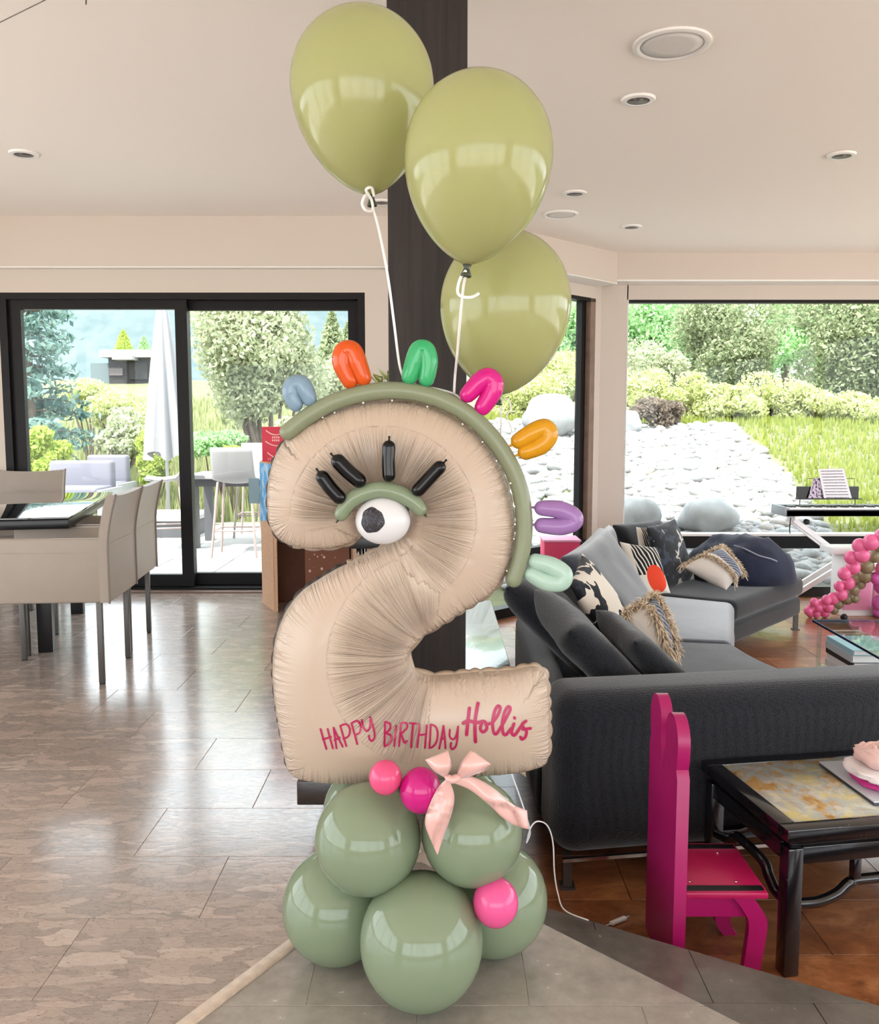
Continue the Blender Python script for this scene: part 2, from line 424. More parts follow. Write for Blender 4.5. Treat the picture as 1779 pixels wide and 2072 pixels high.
# --- floors
SN = (.854, -.522)                                   # normal of the transition strip line (points right)
SD = SN[0] * -.336 + SN[1] * 1.938
SW = .034
UE = (.70711, .70711); UD = 2.296 * .70711           # upper step edge
e0, e1 = fl(1110, 1838, -.17), fl(1779, 2035, -.17)
ld = (e1 - e0).normalized(); LN = (-ld.y, ld.x); LD = LN[0] * e0.x + LN[1] * e0.y   # lower edge
def tiles(parent, mat, x0, x1, y0, y1, tw, th, clips, ztop, joint, thick=.012, phase=None, gap=.0009, bevel=.0009, name='tile', yref=0):
    k0 = math.floor((y0 - yref) / th); cnt = 0
    for k in range(k0, math.ceil((y1 - yref) / th)):
        ph = phase(k)
        i0 = math.floor((x0 - ph) / tw)
        for i in range(i0, math.ceil((x1 - ph) / tw)):
            p = [(ph + i * tw + gap, yref + k * th + gap), (ph + (i + 1) * tw - gap, yref + k * th + gap), (ph + (i + 1) * tw - gap, yref + (k + 1) * th - gap), (ph + i * tw + gap, yref + (k + 1) * th - gap)]
            for n, d in clips:
                p = clip(p, n, d)
                if len(p) < 3: break
            if len(p) < 3 or area(p) < .0008: continue
            c = V((sum(q[0] for q in p) / len(p), sum(q[1] for q in p) / len(p), ztop))
            m = MB(); n = len(p)
            inner = [(q[0] + (c.x - q[0]) / max(.02, math.hypot(c.x - q[0], c.y - q[1])) * bevel, q[1] + (c.y - q[1]) / max(.02, math.hypot(c.x - q[0], c.y - q[1])) * bevel) for q in p]
            m.add([(q[0], q[1], ztop - thick) for q in p] + [(q[0], q[1], ztop - bevel * .7) for q in p] + [(q[0], q[1], ztop) for q in inner],
                  [tuple(range(2 * n, 3 * n))] + [(j, (j + 1) % n, n + (j + 1) % n, n + j) for j in range(n)] + [(n + j, n + (j + 1) % n, 2 * n + (j + 1) % n, 2 * n + j) for j in range(n)])
            me_o = build(name, m, mat, parent, smooth=False); cnt += 1
    return cnt
grout = plain('grout_light', hx('b5a89d'), .8); groutd = plain('grout_dark', hx('2c2622'), .9)
fb = MB().prism([(XL, YB), (2.5, YB), (2.5, -.2), (.12, 2.16), (.12, YD + .05), (XL, YD + .05)], -.345, -.0016)
fl_l = struct(build('floor', fb, grout, smooth=False))
stone_clips = [((1, 0), .12), (SN, SD - SW), ((0, 1), YD), ((-1, 0), 4.68)]
tiles(fl_l, M['stone'], -4.7, .4, .2, YD, .61, .3117, stone_clips, 0, .002, phase=lambda k: .015 if k % 2 else .355, yref=1.755)
slate_clips = [((-SN[0], -SN[1]), -SD), (UE, UD), ((-0, -1), -.25)]
tiles(fl_l, M['slate'], -1.4, 2.4, .2, 2.5, .47, .305, slate_clips, 0, .002, phase=lambda k: .189 if k % 2 == 0 else .424, yref=1.737)
sp = [(-SN[1] * t + SN[0] * (SD - o), SN[0] * t + SN[1] * (SD - o)) for t, o in ((-2, 0), (-2, 0), (0, 0), (0, 0))]
def spt(t, o): return (SN[0] * (SD - o) - SN[1] * t, SN[1] * (SD - o) + SN[0] * t)
tmid = SN[0] * 1.938 - SN[1] * -.336
stp = MB().prism([spt(tmid - 1.95, 0.001), spt(tmid + .55, 0.001), spt(tmid + .55, SW - .001), spt(tmid - 1.95, SW - .001)], -.01, .006)
struct(build('trim_6', stp, plain('pale_wood_strip', hx('cdb9a6'), .35, nz=.15, nscale=40), smooth=True, bevel=.004))
# near floor beyond the tiles behind the camera is the same stone
# lower tread
tr = sthing('floor_step', (.7, 1.8, -.17))
trp = [(-.05, 2.6), (-.05, 1.0), (2.6, -.9), (2.6, 2.6)]
trp = clip(clip(trp, (-UE[0], -UE[1]), -UD + .002), LN, LD)
build('step_base', MB().prism(trp, ZS, -.174), groutd, tr, smooth=False)
tiles(tr, M['slatedim'], -.1, 2.4, .2, 2.7, .47, .305, [((-UE[0], -UE[1]), -UD), (LN, LD), ((-1, 0), .0)], -.17, .002, phase=lambda k: .66 if k % 2 == 0 else .9, yref=1.99)
# risers
def riser(n, d, a, b, z0, z1, nm):
    t = (-n[1], n[0]); p = lambda s, o: (n[0] * (d - o) + t[0] * s, n[1] * (d - o) + t[1] * s)
    build(nm, MB().prism([p(a, 0), p(b, 0), p(b, .02), p(a, .02)], z0, z1), M['slate'], tr, smooth=False)
riser(UE, UD - .001, -1.6, 1.75, -.17, -.006, 'riser'); riser(LN, LD - .001, -3.0, 1.0, ZS, -.176, 'riser')
# sunken wood floor
fw = MB().prism([(.2, .8), (XR, .8), (XR, YR), (WC[0], YR), (-.05, 6.36), (-.05, 2.0)], ZS - .2, ZS - .004)
fl_w = struct(build('floor_sunken', fw, groutd, smooth=False))
tiles(fl_w, M['woodfloor'], .0, 5.4, 1.0, YR, .9, .3, [((-LN[0], -LN[1]), -LD + .0), ((-1, 0), -.145), ((-.70711, .70711), 6.409 * .70711), ((0, 1), YR), ((1, 0), 5.3)], ZS, .002, phase=lambda k: (k * .37) % .9, yref=.05, name='plank', gap=.001)
kw = MB().box((.132, 4.3, ZS / 2 - .004), (.022, 3.9, -ZS - .01)); struct(build('trim_7', kw, M['plinth'], smooth=False))

# ================================================================== POST, PLINTH
px0, px1 = at(786, 700, 2.76).x, at(944.5, 700, 2.76).x
tag(build('wooden_post', MB().box(((px0 + px1) / 2, 2.88, (ZC + .2) / 2), (px1 - px0, .24, ZC - .2)), M['post'], loc=((px0 + px1) / 2, 2.88, .2), bevel=.006),
    'square dark-stained timber post rising to the ceiling behind the balloons', 'post')
pl = thing('plinth_bench', 'low glossy black timber bench slab at the foot of the dark post', 'bench', (0, 3.7, 0))
pl_x0 = fl(600, 1582, .2).x; pl_y0 = fl(600, 1582, .2).y
build('slab', MB().prism([(pl_x0, pl_y0), (.09, pl_y0), (.09, 3.02), (.30, 3.02), (.30, 5.0), (pl_x0, 5.0)], .13, .2), M['plinth'], pl, bevel=.004)
for yy in (pl_y0 + .3, 4.6):
    build('support', MB().box((-.15, yy, .065), (.4, .08, .13)), M['black'], pl, smooth=False)

# ================================================================== CEILING FITTINGS
lampw = plain('downlight_white_ring', hx('e9e4df'), .4); lampd = plain('downlight_recess', hx('57534f'), .35, metal=.3); grille = plain('speaker_grille', hx('dcd7d2'), .7, bump=.4, bscale=600)
def downlight(px, py, label, r=.075):
    p = fl(px, py, ZC); t = thing('downlight', label, 'downlight', p, group='recessed ceiling downlights')
    prof = [(r * .66, -.002), (r * .68, -.012), (r * .95, -.010), (r, -.004), (r, 0), (r * .66, 0)]
    m = MB(); n = 32
    for rr, zz in prof:
        for k in range(n): m.v.append(V((rr * cos(2 * pi * k / n), rr * sin(2 * pi * k / n), zz)) + p)
    m.f = [(i * n + k, i * n + (k + 1) % n, ((i + 1) % 6) * n + (k + 1) % n, ((i + 1) % 6) * n + k) for i in range(6) for k in range(n)]
    build('ring', m, lampw, t, sharp=True)
    build('reflector', MB().lathe([(r * .67, -.009), (r * .5, -.004), (r * .3, -.0025), (.001, -.002)], p, n=32), lampd, t)
for px, py, lb in ((1292, 200, 'recessed downlight next to the large round ceiling speaker'), (48, 310, 'recessed downlight above the dining table'),
                   (1703, 313, 'recessed downlight above the glass coffee table'), (1163, 390, 'recessed downlight beside the faint flush ceiling speaker'),
                   (772, 408, 'recessed downlight half hidden by the ribbon of the topmost balloon'), (1278, 458, 'recessed downlight close to the corner of the window bay')):
    downlight(px, py, lb)
def speaker(px, py, r, label):
    p = fl(px, py, ZC); t = thing('ceiling_speaker', label, 'speaker', p)
    build('rim', MB().lathe([(r, 0), (r, -.008), (r * .93, -.013), (r * .85, -.011), (r * .8, -.006)], p, n=48), lampw, t, sharp=True)
    build('grille', MB().lathe([(r * .86, -.007), (r * .5, -.0085), (.002, -.009)], p, n=48), grille, t)
speaker(1360, 88, .145, 'large round white ceiling speaker with a mesh grille'); speaker(1135, 433, .12, 'faint flush round ceiling speaker near the window bay')
c0 = at(-30, 60, 3.2); c1 = at(120, -14, 3.0)
dc = (c1 - c0).normalized(); c0 = c0 - dc * ((c0.x + 4.69) / dc.x); c1 = c1 + dc * ((ZC - .006 - c1.z) / dc.z)
cb = thing('lighting_cable', 'thin taut cable of a hanging light crossing the ceiling above the dining table', 'cable', c1)
build('wire', MB().tube([c0, c1], .0018, 6), M['leg'], cb); build('hook', MB().tube([at(175, -20, 3.0), at(174, 8, 3.0)], .0025, 6), M['leg'], cb)
build('cross_wire', MB().tube([V((-4.69, 3.0, at(-30, -1, 3.0).z)), at(190, -8, 3.0), V((px0, 2.86, at(190, -8, 3.0).z))], .0018, 6), M['leg'], cb)
# ================================================================== BALLOONS
def latex(name, c, rough=.12, trans=.3, dark=.85):
    s = NT(name); c = hx(c)
    s.n.remove(s.b)
    d = s.node('ShaderNodeBsdfDiffuse'); d.inputs[0].default_value = (*c, 1)
    t = s.node('ShaderNodeBsdfTranslucent'); t.inputs[0].default_value = (*[x ** .8 for x in c], 1)
    a = s.node('ShaderNodeMixShader'); a.inputs[0].default_value = trans; s.link(d.outputs[0], a.inputs[1]); s.link(t.outputs[0], a.inputs[2])
    g = s.node('ShaderNodeBsdfGlossy'); g.inputs['Roughness'].default_value = rough
    f = s.node('ShaderNodeFresnel'); f.inputs[0].default_value = 1.5
    b = s.node('ShaderNodeMixShader'); s.link(f.outputs[0], b.inputs[0]); s.link(a.outputs[0], b.inputs[1]); s.link(g.outputs[0], b.inputs[2])
    s.link(b.outputs[0], s.out.inputs[0]); return s.m
M['olive'] = latex('olive_latex', 'c2c386', .13, .45); M['sage'] = latex('sage_latex', '889679', .09, .2); M['sagearch'] = latex('sage_arch_latex', '868c70', .28, .1)
M['knotdark'] = plain('dark_green_knot', hx('30361f'), .3)
M['pinkb'] = latex('rose_latex', 'f2588a', .15, .25); M['magb'] = latex('magenta_latex', 'd81a86', .15, .25); M['hotb'] = latex('hotpink_latex', 'f85f9d', .15, .25)
M['ribbon'] = plain('white_curling_ribbon', hx('efece8'), .35)
M['blackb'] = plain('black_latex', hx('040508'), .12, spec=.35); M['eyewhite'] = latex('white_latex', 'efedee', .2, .25)

def teardrop(c, w, up, dn, tilt=0, tiltf=0):
    """lathed balloon: half-width w, crown height up, lower height dn; c = widest point"""
    prof = []
    for k in range(21):
        t = k / 20 * pi / 2; prof.append((max(w * sin(t), .0004), up * cos(t)))
    for k in range(1, 27):
        q = k / 26; prof.append((max(w * (1 - q * q) ** .66, .006), -dn * q))
    Mx = Matrix.Rotation(tilt, 3, 'Y') @ Matrix.Rotation(tiltf, 3, 'X')
    return MB().lathe(prof[::-1], c, Mx, 48), Mx
def helium(px, py, Y, wpx, uppx, dnpx, tilt, label):
    c = at(px, py, Y); k = pxs(px, py, Y)
    m, Mx = teardrop(c, wpx * k, uppx * k, dnpx * k, tilt)
    nk = c + Mx @ V((0, 0, -dnpx * k))
    t = thing('helium_balloon', label, 'balloon', nk, group='olive helium balloons above the arch')
    build('body', m, M['olive'], t)
    kn = MB().lathe([(.003, .004), (.009, .000), (.0055, -.006), (.0075, -.012), (.011, -.02), (.010, -.023), (.002, -.021)][::-1], nk, Mx, 16)
    build('knot', kn, M['knotdark'], t)
    return t, nk
h1, n1 = helium(733, 174, 1.93, 145, 149, 215, radians(-4.5), 'olive green helium balloon, the highest of the three, in front of the dark post')
h2, n2 = helium(969, 312, 1.72, 150, 160, 220, radians(6), 'olive green helium balloon touching the other two, the middle one in height')
h3, n3 = helium(1023, 615, 2.12, 132, 147, 184, radians(4), 'olive green helium balloon hanging lowest, behind the magenta loop')
def flatrib(t, pts, w=.0035, name='ribbon', n=8):
    P = crom(pts, n); A = []; B = []
    for i, p in enumerate(P):
        d = (P[min(i + 1, len(P) - 1)] - P[max(i - 1, 0)]).normalized(); x = d.cross(V((0, 1, 0)))
        if x.length < .05: x = V((1, 0, 0))
        x.normalize(); A.append(p - x * w / 2); B.append(p + x * w / 2)
    return build(name, MB().strip(A, B), M['ribbon'], t, solid=.0006)
flatrib(h1, [n1 + V((0, -.004, -.012)), at(768, 470, 1.93), at(785, 560, 1.93), at(797, 650, 1.94), at(808, 735, 1.95), at(818, 768, 1.96)], .0055)
flatrib(h1, [n1 + V((0, -.01, -.008)), at(740, 395, 1.9), at(733, 412, 1.9), at(741, 426, 1.9), at(754, 425, 1.91), at(752, 405, 1.91), at(741, 385, 1.9), at(752, 380, 1.9), at(757, 398, 1.91)], .006, 'ribbon_curl')
flatrib(h2, [n2 + V((0, -.004, -.012)), at(938, 580, 1.74), at(931, 650, 1.78), at(925, 720, 1.85), at(921, 760, 1.92), at(919, 797, 1.95)], .0055)
flatrib(h2, [n2 + V((-.002, -.01, -.012)), at(931, 565, 1.72), at(926, 590, 1.72), at(935, 600, 1.72), at(955, 601, 1.72), at(970, 593, 1.73)], .0055, 'ribbon_curl')
flatrib(h2, [at(818, 768, 1.965), at(850, 781, 1.975), at(885, 787, 1.98), at(919, 797, 1.965), at(936, 811, 1.955)], .0045, 'tied_end')
flatrib(h3, [n3 + V((0, 0, -.012)), at(1014, 840, 2.12), at(1013, 880, 2.1), at(1008, 900, 2.06)], .004)
flatrib(h3, [n3 + V((.005, -.004, -.014)), at(1028, 808, 2.1), at(1034, 825, 2.1), at(1026, 842, 2.1), at(1032, 858, 2.1), at(1037, 876, 2.1)], .003, 'ribbon_curl')

# ------------------------------------------------------------------ the foil number
OUT = [(578, 890), (620, 858), (680, 830), (735, 816), (790, 811), (840, 815), (890, 830), (935, 855), (975, 890), (1005, 930), (1025, 975), (1036, 1020), (1041, 1060), (1039, 1100), (1031, 1140),
       (1013, 1180), (985, 1208), (935, 1239), (893, 1266), (862, 1284), (840, 1305), (828, 1330), (836, 1352), (858, 1363), (890, 1366), (960, 1360), (1030, 1356), (1064, 1350), (1085, 1349), (1104, 1360), (1110, 1385), (1113, 1450), (1114, 1500), (1110, 1532),
       (1098, 1549), (1060, 1560), (1000, 1566), (900, 1573), (800, 1580), (700, 1583), (640, 1580), (602, 1573), (583, 1556), (574, 1520), (567, 1480), (560, 1440), (555, 1400), (552, 1360), (554, 1320), (559, 1288),
       (569, 1258), (587, 1224), (612, 1195), (642, 1174), (682, 1150), (722, 1132), (757, 1115), (787, 1098), (810, 1079), (825, 1058), (830, 1030), (822, 1003), (800, 985), (772, 982), (748, 995), (732, 1022), (727, 1055), (729, 1082), (716, 1097), (690, 1107),
       (650, 1112), (610, 1109), (577, 1099), (555, 1080), (544, 1055), (541, 1020), (542, 985), (548, 950), (556, 925), (566, 905)]
YN = 1.96
def closed_crom(P, step=4.0):
    P = [np.array(p, float) for p in P]; n = len(P); out = []
    for i in range(n):
        p0, p1, p2, p3 = P[i - 1], P[i], P[(i + 1) % n], P[(i + 2) % n]
        m = max(2, int(np.linalg.norm(p2 - p1) / step))
        for k in range(m):
            t = k / m
            out.append(.5 * ((2 * p1) + (p2 - p0) * t + (2 * p0 - 5 * p1 + 4 * p2 - p3) * t * t + (3 * p1 - p0 - 3 * p2 + p3) * t ** 3))
    return np.array(out)
BD = closed_crom(OUT)
NB = len(BD)
seglen = np.linalg.norm(np.roll(BD, -1, 0) - BD, axis=1); S = np.concatenate([[0], np.cumsum(seglen)[:-1]]); STOT = seglen.sum()
tang = np.roll(BD, -1, 0) - np.roll(BD, 1, 0); tang /= np.linalg.norm(tang, axis=1)[:, None]
nin = np.stack([-tang[:, 1], tang[:, 0]], 1)           # inward (outline runs clockwise on screen)
def inside(P):
    r = np.zeros(len(P), bool); x, y = P[:, 0], P[:, 1]
    for i in range(NB):
        a = BD[i]; b = BD[(i + 1) % NB]
        if a[1] == b[1]: continue
        c = (a[1] > y) != (b[1] > y)
        r ^= c & (x < (b[0] - a[0]) * (y - a[1]) / (b[1] - a[1]) + a[0])
    return r
def near(P):
    d = np.empty(len(P)); k = np.empty(len(P), int)
    for i in range(0, len(P), 2000):
        D = ((P[i:i + 2000, None, :] - BD[None]) ** 2).sum(2); j = D.argmin(1); k[i:i + 2000] = j
        q = P[i:i + 2000] - BD[j]; tt = tang[j]; d[i:i + 2000] = np.abs(q[:, 0] * tt[:, 1] - q[:, 1] * tt[:, 0])
        far = D[np.arange(len(j)), j] ** .5; d[i:i + 2000] = np.where(far > 8, far, d[i:i + 2000])
    return d, k
# Poisson inflation on a 4 px grid
GX = np.arange(528, 1132, 4.0); GY = np.arange(796, 1600, 4.0)
gx, gy = np.meshgrid(GX, GY); gp = np.stack([gx.ravel(), gy.ravel()], 1)
ins = inside(gp).reshape(gx.shape); gd, _ = near(gp); gd = gd.reshape(gx.shape)
u = np.zeros(gx.shape); chk = (np.add.outer(np.arange(gx.shape[0]), np.arange(gx.shape[1])) % 2 == 0)
om = 1.94
for it in range(420):
    for c in (chk, ~chk):
        nb = (np.roll(u, 1, 0) + np.roll(u, -1, 0) + np.roll(u, 1, 1) + np.roll(u, -1, 1) + 16.0) / 4
        u = np.where(ins & c, u + om * (nb - u), u)
u = np.maximum(u, 0)
ok = ins & (gd > 8); g = np.where(ok, u / np.maximum(gd, 1), 0); wgt = ok.astype(float)
for it in range(8):
    gs = sum(np.roll(np.roll(g * wgt, a, 0), b, 1) for a in (-1, 0, 1) for b in (-1, 0, 1)); ws = sum(np.roll(np.roll(wgt, a, 0), b, 1) for a in (-1, 0, 1) for b in (-1, 0, 1))
    fill = (wgt == 0) & (ws > 0); g = np.where(fill, gs / np.maximum(ws, 1e-9), g); wgt = np.where(fill, 1, wgt)
def samp(G, P):
    fx = (P[:, 0] - GX[0]) / 4; fy = (P[:, 1] - GY[0]) / 4; ix = np.clip(fx.astype(int), 0, len(GX) - 2); iy = np.clip(fy.astype(int), 0, len(GY) - 2)
    ax = fx - ix; ay = fy - iy
    return G[iy, ix] * (1 - ax) * (1 - ay) + G[iy, ix + 1] * ax * (1 - ay) + G[iy + 1, ix] * (1 - ax) * ay + G[iy + 1, ix + 1] * ax * ay
# interior points
hxg = []
for j, yy in enumerate(np.arange(800, 1596, 4.3)):
    for xx in np.arange(536 + (j % 2) * 2.5, 1122, 5.0): hxg.append((xx, yy))
hxg = np.array(hxg); hxg = hxg[inside(hxg)]; hd, _ = near(hxg); hxg = hxg[hd > 3.2]
PTS = np.concatenate([BD, BD + nin * 1.6, hxg]) ; NI = len(PTS)
res = delaunay_2d_cdt([V(p) for p in PTS], [(i, (i + 1) % NB) for i in range(NB)], [], 1, 1e-5)
RP = np.array([(p.x, p.y) for p in res[0]]); TRI = [tuple(t) for t in res[2]]
cen = np.array([RP[list(t)].mean(0) for t in TRI]); keep = inside(cen); TRI = [t for t, k in zip(TRI, keep) if k]
d, kn = near(RP)
orig = np.array([min(o) if len(o) else -1 for o in res[3]])
onb = (orig >= 0) & (orig < NB); d[onb] = 0
uu = samp(g, RP) * d
KP = pxs(830, 1200, YN)                                  # metres per pixel
h = .66 * np.sqrt(np.maximum(2 * uu, 0)) * KP
h = np.where(h > .088, .088 + (h - .088) * .4, h)
s = S[kn]
rng = np.random.RandomState(3)
# irregular seam puckers
knots = [0.0]
while knots[-1] < STOT: knots.append(knots[-1] + rng.uniform(20, 46))
knots = np.array(knots) * STOT / knots[-1]; ki = np.clip(np.searchsorted(knots, s, 'right') - 1, 0, len(knots) - 2)
ph = (s - knots[ki]) / (knots[ki + 1] - knots[ki])
puck = np.abs(np.sin(ph * pi)) ** .6
h = h - (1 - puck) * .0065 * np.exp(-(d / 17) ** 1.2) * np.clip(d / 4, 0, 1)
# radial creases round the two hollows
ru = np.zeros(len(RP)); rv = np.zeros(len(RP))
for (cx_, cy_, r0, r1, r2, a0, a1) in ((778, 1045, 66, 140, 215, -190, 75), (880, 1318, 42, 165, 230, 95, 275)):
    dx = RP[:, 0] - cx_; dy = RP[:, 1] - cy_; rr = np.hypot(dx, dy)
    an = np.degrees(np.arctan2(dy, dx)); an = (an - (a0 - 30)) % 360 + (a0 - 30)
    wa = np.clip((an - a0) / 14, 0, 1) * np.clip((a1 - an) / 14, 0, 1)
    wr = np.clip((rr - r0 - 12) / 40, 0, 1) * np.clip((r1 + 45 - rr) / 45, 0, 1)
    ww = wa * wr; ru = np.where(ww > rv, an / 2.6 + cx_, ru); rv = np.where((ww > 0) & (rv > 0), np.abs(ww - rv), np.maximum(ww, rv))
    for ca in np.arange(a0 + 8, a1 - 4, 19.0):
        ca2 = ca + rng.uniform(-6, 6); lw = rng.uniform(1.8, 3.2); dist = np.abs(an - ca2) * pi / 180 * rr
        h = h - rng.uniform(.004, .009) * np.exp(-(dist / (lw + rr * .016)) ** 2) * wa * np.clip((rr - r0 + 12) / 20, 0, 1) * np.clip((r2 - 15 - rr) / 60, 0, 1) * np.clip(d / 6, 0, 1)
sv = np.exp(-(d / 30) ** 2) * np.clip(d / 5, 0, 1)
h = np.maximum(h, 0)
YF = YN - h; YBk = YN + h * .9
num = MB()
front = [at(p[0], p[1], YN) for p in RP]
# lay the outline in the upright plane Y = YN and inflate along Y
nv = len(RP)
back_id = {}; vs = [V((q.x, yy, q.z)) for q, yy in zip(front, YF)]
for i in range(nv):
    if onb[i]: back_id[i] = i
    else: back_id[i] = len(vs); vs.append(V((front[i].x, YBk[i], front[i].z)))
fs = [t for t in TRI] + [tuple(back_id[i] for i in t[::-1]) for t in TRI]
num.v = vs; num.f = fs
ext = len(vs) - nv; bi = [i for i in range(nv) if not onb[i]]
num.att = {'ru': np.concatenate([ru, ru[bi]]), 'rv': np.concatenate([rv, rv[bi]]), 'su': np.concatenate([s / 9, s[bi] / 9]), 'sv': np.concatenate([sv, sv[bi]])}
# orientation check: front faces must look at -Y
t0 = TRI[len(TRI) // 2]; nn = (vs[t0[1]] - vs[t0[0]]).cross(vs[t0[2]] - vs[t0[0]])
if nn.y > 0: num.f = [t[::-1] for t in num.f]
def foil():
    q = NT('matte_cream_foil'); q.set(.33, spec=.55, metal=.0, coat=.15, coatr=.2); q.col(hx('b9a491'))
    a = [q.node('ShaderNodeAttribute', attribute_name=k).outputs['Fac'] for k in ('ru', 'rv', 'su', 'sv')]
    def n1d(x, sc):
        n = q.node('ShaderNodeTexNoise', noise_dimensions='1D'); n.inputs['Scale'].default_value = sc; n.inputs['Detail'].default_value = 2; n.inputs['Roughness'].default_value = .5
        q.link(x, n.inputs['W']); return n.outputs[0]
    hh = q.math('ADD', q.math('MULTIPLY', n1d(a[0], 2.1), a[1]), q.math('MULTIPLY', q.math('MULTIPLY', n1d(a[2], 1.3), a[3]), .55))
    q.bump(hh, .8, .018); return q.m
M['foil'] = foil()
nb_t = thing('number_balloon', 'large cream foil number two balloon with pink birthday lettering', 'balloon', at(830, 1583, YN))
nbody = build('body', num, M['foil'], nb_t)
BVH = BVHTree.FromPolygons(vs, num.f)
# seam flange with scallops
m = MB(); A = []; B = []
so = S; ki = np.clip(np.searchsorted(knots, so, 'right') - 1, 0, len(knots) - 2); ph = (so - knots[ki]) / (knots[ki + 1] - knots[ki])
wdt = 1.0 + 5.0 * np.abs(np.sin(ph * pi)) ** .7
for i in list(range(NB)) + [0]:
    p = BD[i]; q = p - nin[i] * wdt[i]; a = at(p[0], p[1], YN); b = at(q[0], q[1], YN)
    A.append(V((a.x, YN + .001, a.z))); B.append(V((b.x, YN + .012, b.z)))
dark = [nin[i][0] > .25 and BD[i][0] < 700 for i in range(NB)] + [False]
seam_l, seam_shade = plain('foil_seam', hx('a8937d'), .35), plain('shaded_foil_seam', hx('2a211c'), .4)  # left-hand seam: shade on the back foil put into its dark colour
i0 = 0
while i0 < NB:
    i1 = i0
    while i1 < NB and dark[i1] == dark[i0]: i1 += 1
    if i1 - i0 > 1: build('seam', MB().strip(A[i0:i1 + 1], B[i0:i1 + 1]), seam_shade if dark[i0] else seam_l, nb_t, solid=.0004)
    i0 = i1
build('valve_tab', MB().strip([at(1040, 1556, YN), at(1062, 1556, YN)], [at(1058, 1571, YN + .01), at(1065, 1572, YN + .01)]), M['foil'], nb_t, solid=.0005)
def onfoil(px, py, off=.0013):
    r = ray(px, py).normalized(); hit = BVH.ray_cast(V((0, 0, CAMH)), r)
    p = hit[0] if hit[0] is not None else at(px, py, YN - .06)
    return p - r * off
ink = plain('pink_vinyl_lettering', hx('a90f4c'), .35)
def lc(p): return (630 + p[0] * .2642, 1400 + p[1] * .2642)
def letter(name, strokes, w):
    m = MB()
    for li, st in enumerate(strokes):
        P = [V((*lc(p), 0)) for p in st]; P = crom(P, 7) if len(P) > 2 else [P[0].lerp(P[1], k / 9) for k in range(10)]
        d0 = (P[0] - P[1]).normalized(); d1 = (P[-1] - P[-2]).normalized()
        ws = [w / 2] * len(P)
        caps = [(.5, .87), (.87, .5), (1, .12)]
        P = [P[0] + d0 * a * w / 2 for a, _ in caps[::-1]] + P + [P[-1] + d1 * a * w / 2 for a, _ in caps]
        ws = [b * w / 2 for _, b in caps[::-1]] + ws + [b * w / 2 for _, b in caps]
        A = []; B = []
        for i, p in enumerate(P):
            t = (P[min(i + 1, len(P) - 1)] - P[max(i - 1, 0)]); t.normalize(); nrm = V((-t.y, t.x, 0))
            a = p + nrm * ws[i]; b = p - nrm * ws[i]; A.append(onfoil(a.x, a.y, .0013 + li * .0004)); B.append(onfoil(b.x, b.y, .0013 + li * .0004))
        m.strip(A, B)
    return build(name, m, ink, nb_t)
W1, W2 = 3.9, 7.0
letter('letter_h', [[(70, 285), (92, 360), (115, 438)], [(125, 285), (145, 360), (165, 433)], [(88, 365), (150, 345)]], W1)
letter('letter_a', [[(170, 275), (182, 355), (193, 432)], [(170, 275), (205, 350), (240, 420)], [(178, 370), (218, 350)]], W1)
letter('letter_p', [[(222, 260), (245, 340), (268, 415)], [(222, 260), (268, 248), (295, 285), (286, 338), (246, 360)]], W1)
letter('letter_p', [[(308, 240), (330, 320), (352, 400)], [(308, 240), (350, 222), (378, 258), (370, 310), (334, 332)]], W1)
letter('letter_y', [[(388, 215), (400, 272), (425, 300), (448, 272), (452, 195)], [(452, 195), (478, 285), (485, 345), (465, 377), (445, 360), (442, 335)]], W1)
letter('letter_b', [[(565, 230), (563, 320), (560, 418)], [(565, 230), (600, 243), (604, 282), (570, 316)], [(570, 316), (610, 335), (612, 372), (586, 405), (560, 418)]], W1)
letter('letter_i', [[(650, 260), (643, 335), (635, 415)]], W1)
letter('letter_r', [[(685, 240), (680, 330), (672, 415)], [(685, 240), (725, 238), (733, 275), (686, 322)], [(688, 322), (704, 368), (716, 390), (732, 376)]], W1)
letter('letter_t', [[(755, 240), (805, 243)], [(780, 243), (773, 330), (765, 425)]], W1)
letter('letter_h', [[(830, 245), (822, 335), (812, 425)], [(885, 255), (878, 340), (870, 428)], [(822, 332), (880, 325)]], W1)
letter('letter_d', [[(915, 250), (911, 340), (905, 430)], [(915, 250), (950, 265), (968, 312), (960, 380), (932, 420), (905, 430)]], W1)
letter('letter_a', [[(1013, 260), (998, 350), (980, 435)], [(1013, 260), (1022, 345), (1028, 432)], [(992, 368), (1024, 350)]], W1)
letter('letter_y', [[(1062, 290), (1060, 340), (1085, 365), (1110, 335), (1125, 265)], [(1125, 265), (1118, 370), (1105, 420), (1080, 440), (1068, 420), (1072, 390)]], W1)
letter('script_h', [[(1212, 125), (1200, 230), (1190, 328)], [(1277, 88), (1255, 230), (1258, 382)], [(1166, 240), (1205, 222), (1262, 236), (1310, 228)]], W2)
letter('script_o', [[(1312, 228), (1295, 280), (1316, 308), (1345, 280), (1335, 235), (1316, 224)], [(1338, 250), (1385, 240)]], W2 * .9)
letter('script_l', [[(1385, 240), (1428, 182), (1448, 125), (1430, 108), (1405, 150), (1390, 235), (1397, 308), (1418, 322), (1448, 280)]], W2 * .9)
letter('script_l', [[(1448, 280), (1498, 192), (1525, 132), (1508, 114), (1480, 160), (1464, 240), (1470, 314), (1492, 328), (1530, 282)]], W2 * .9)
letter('script_i', [[(1553, 245), (1535, 308), (1556, 333), (1590, 290)], [(1557, 198), (1559, 202)]], W2 * .9)
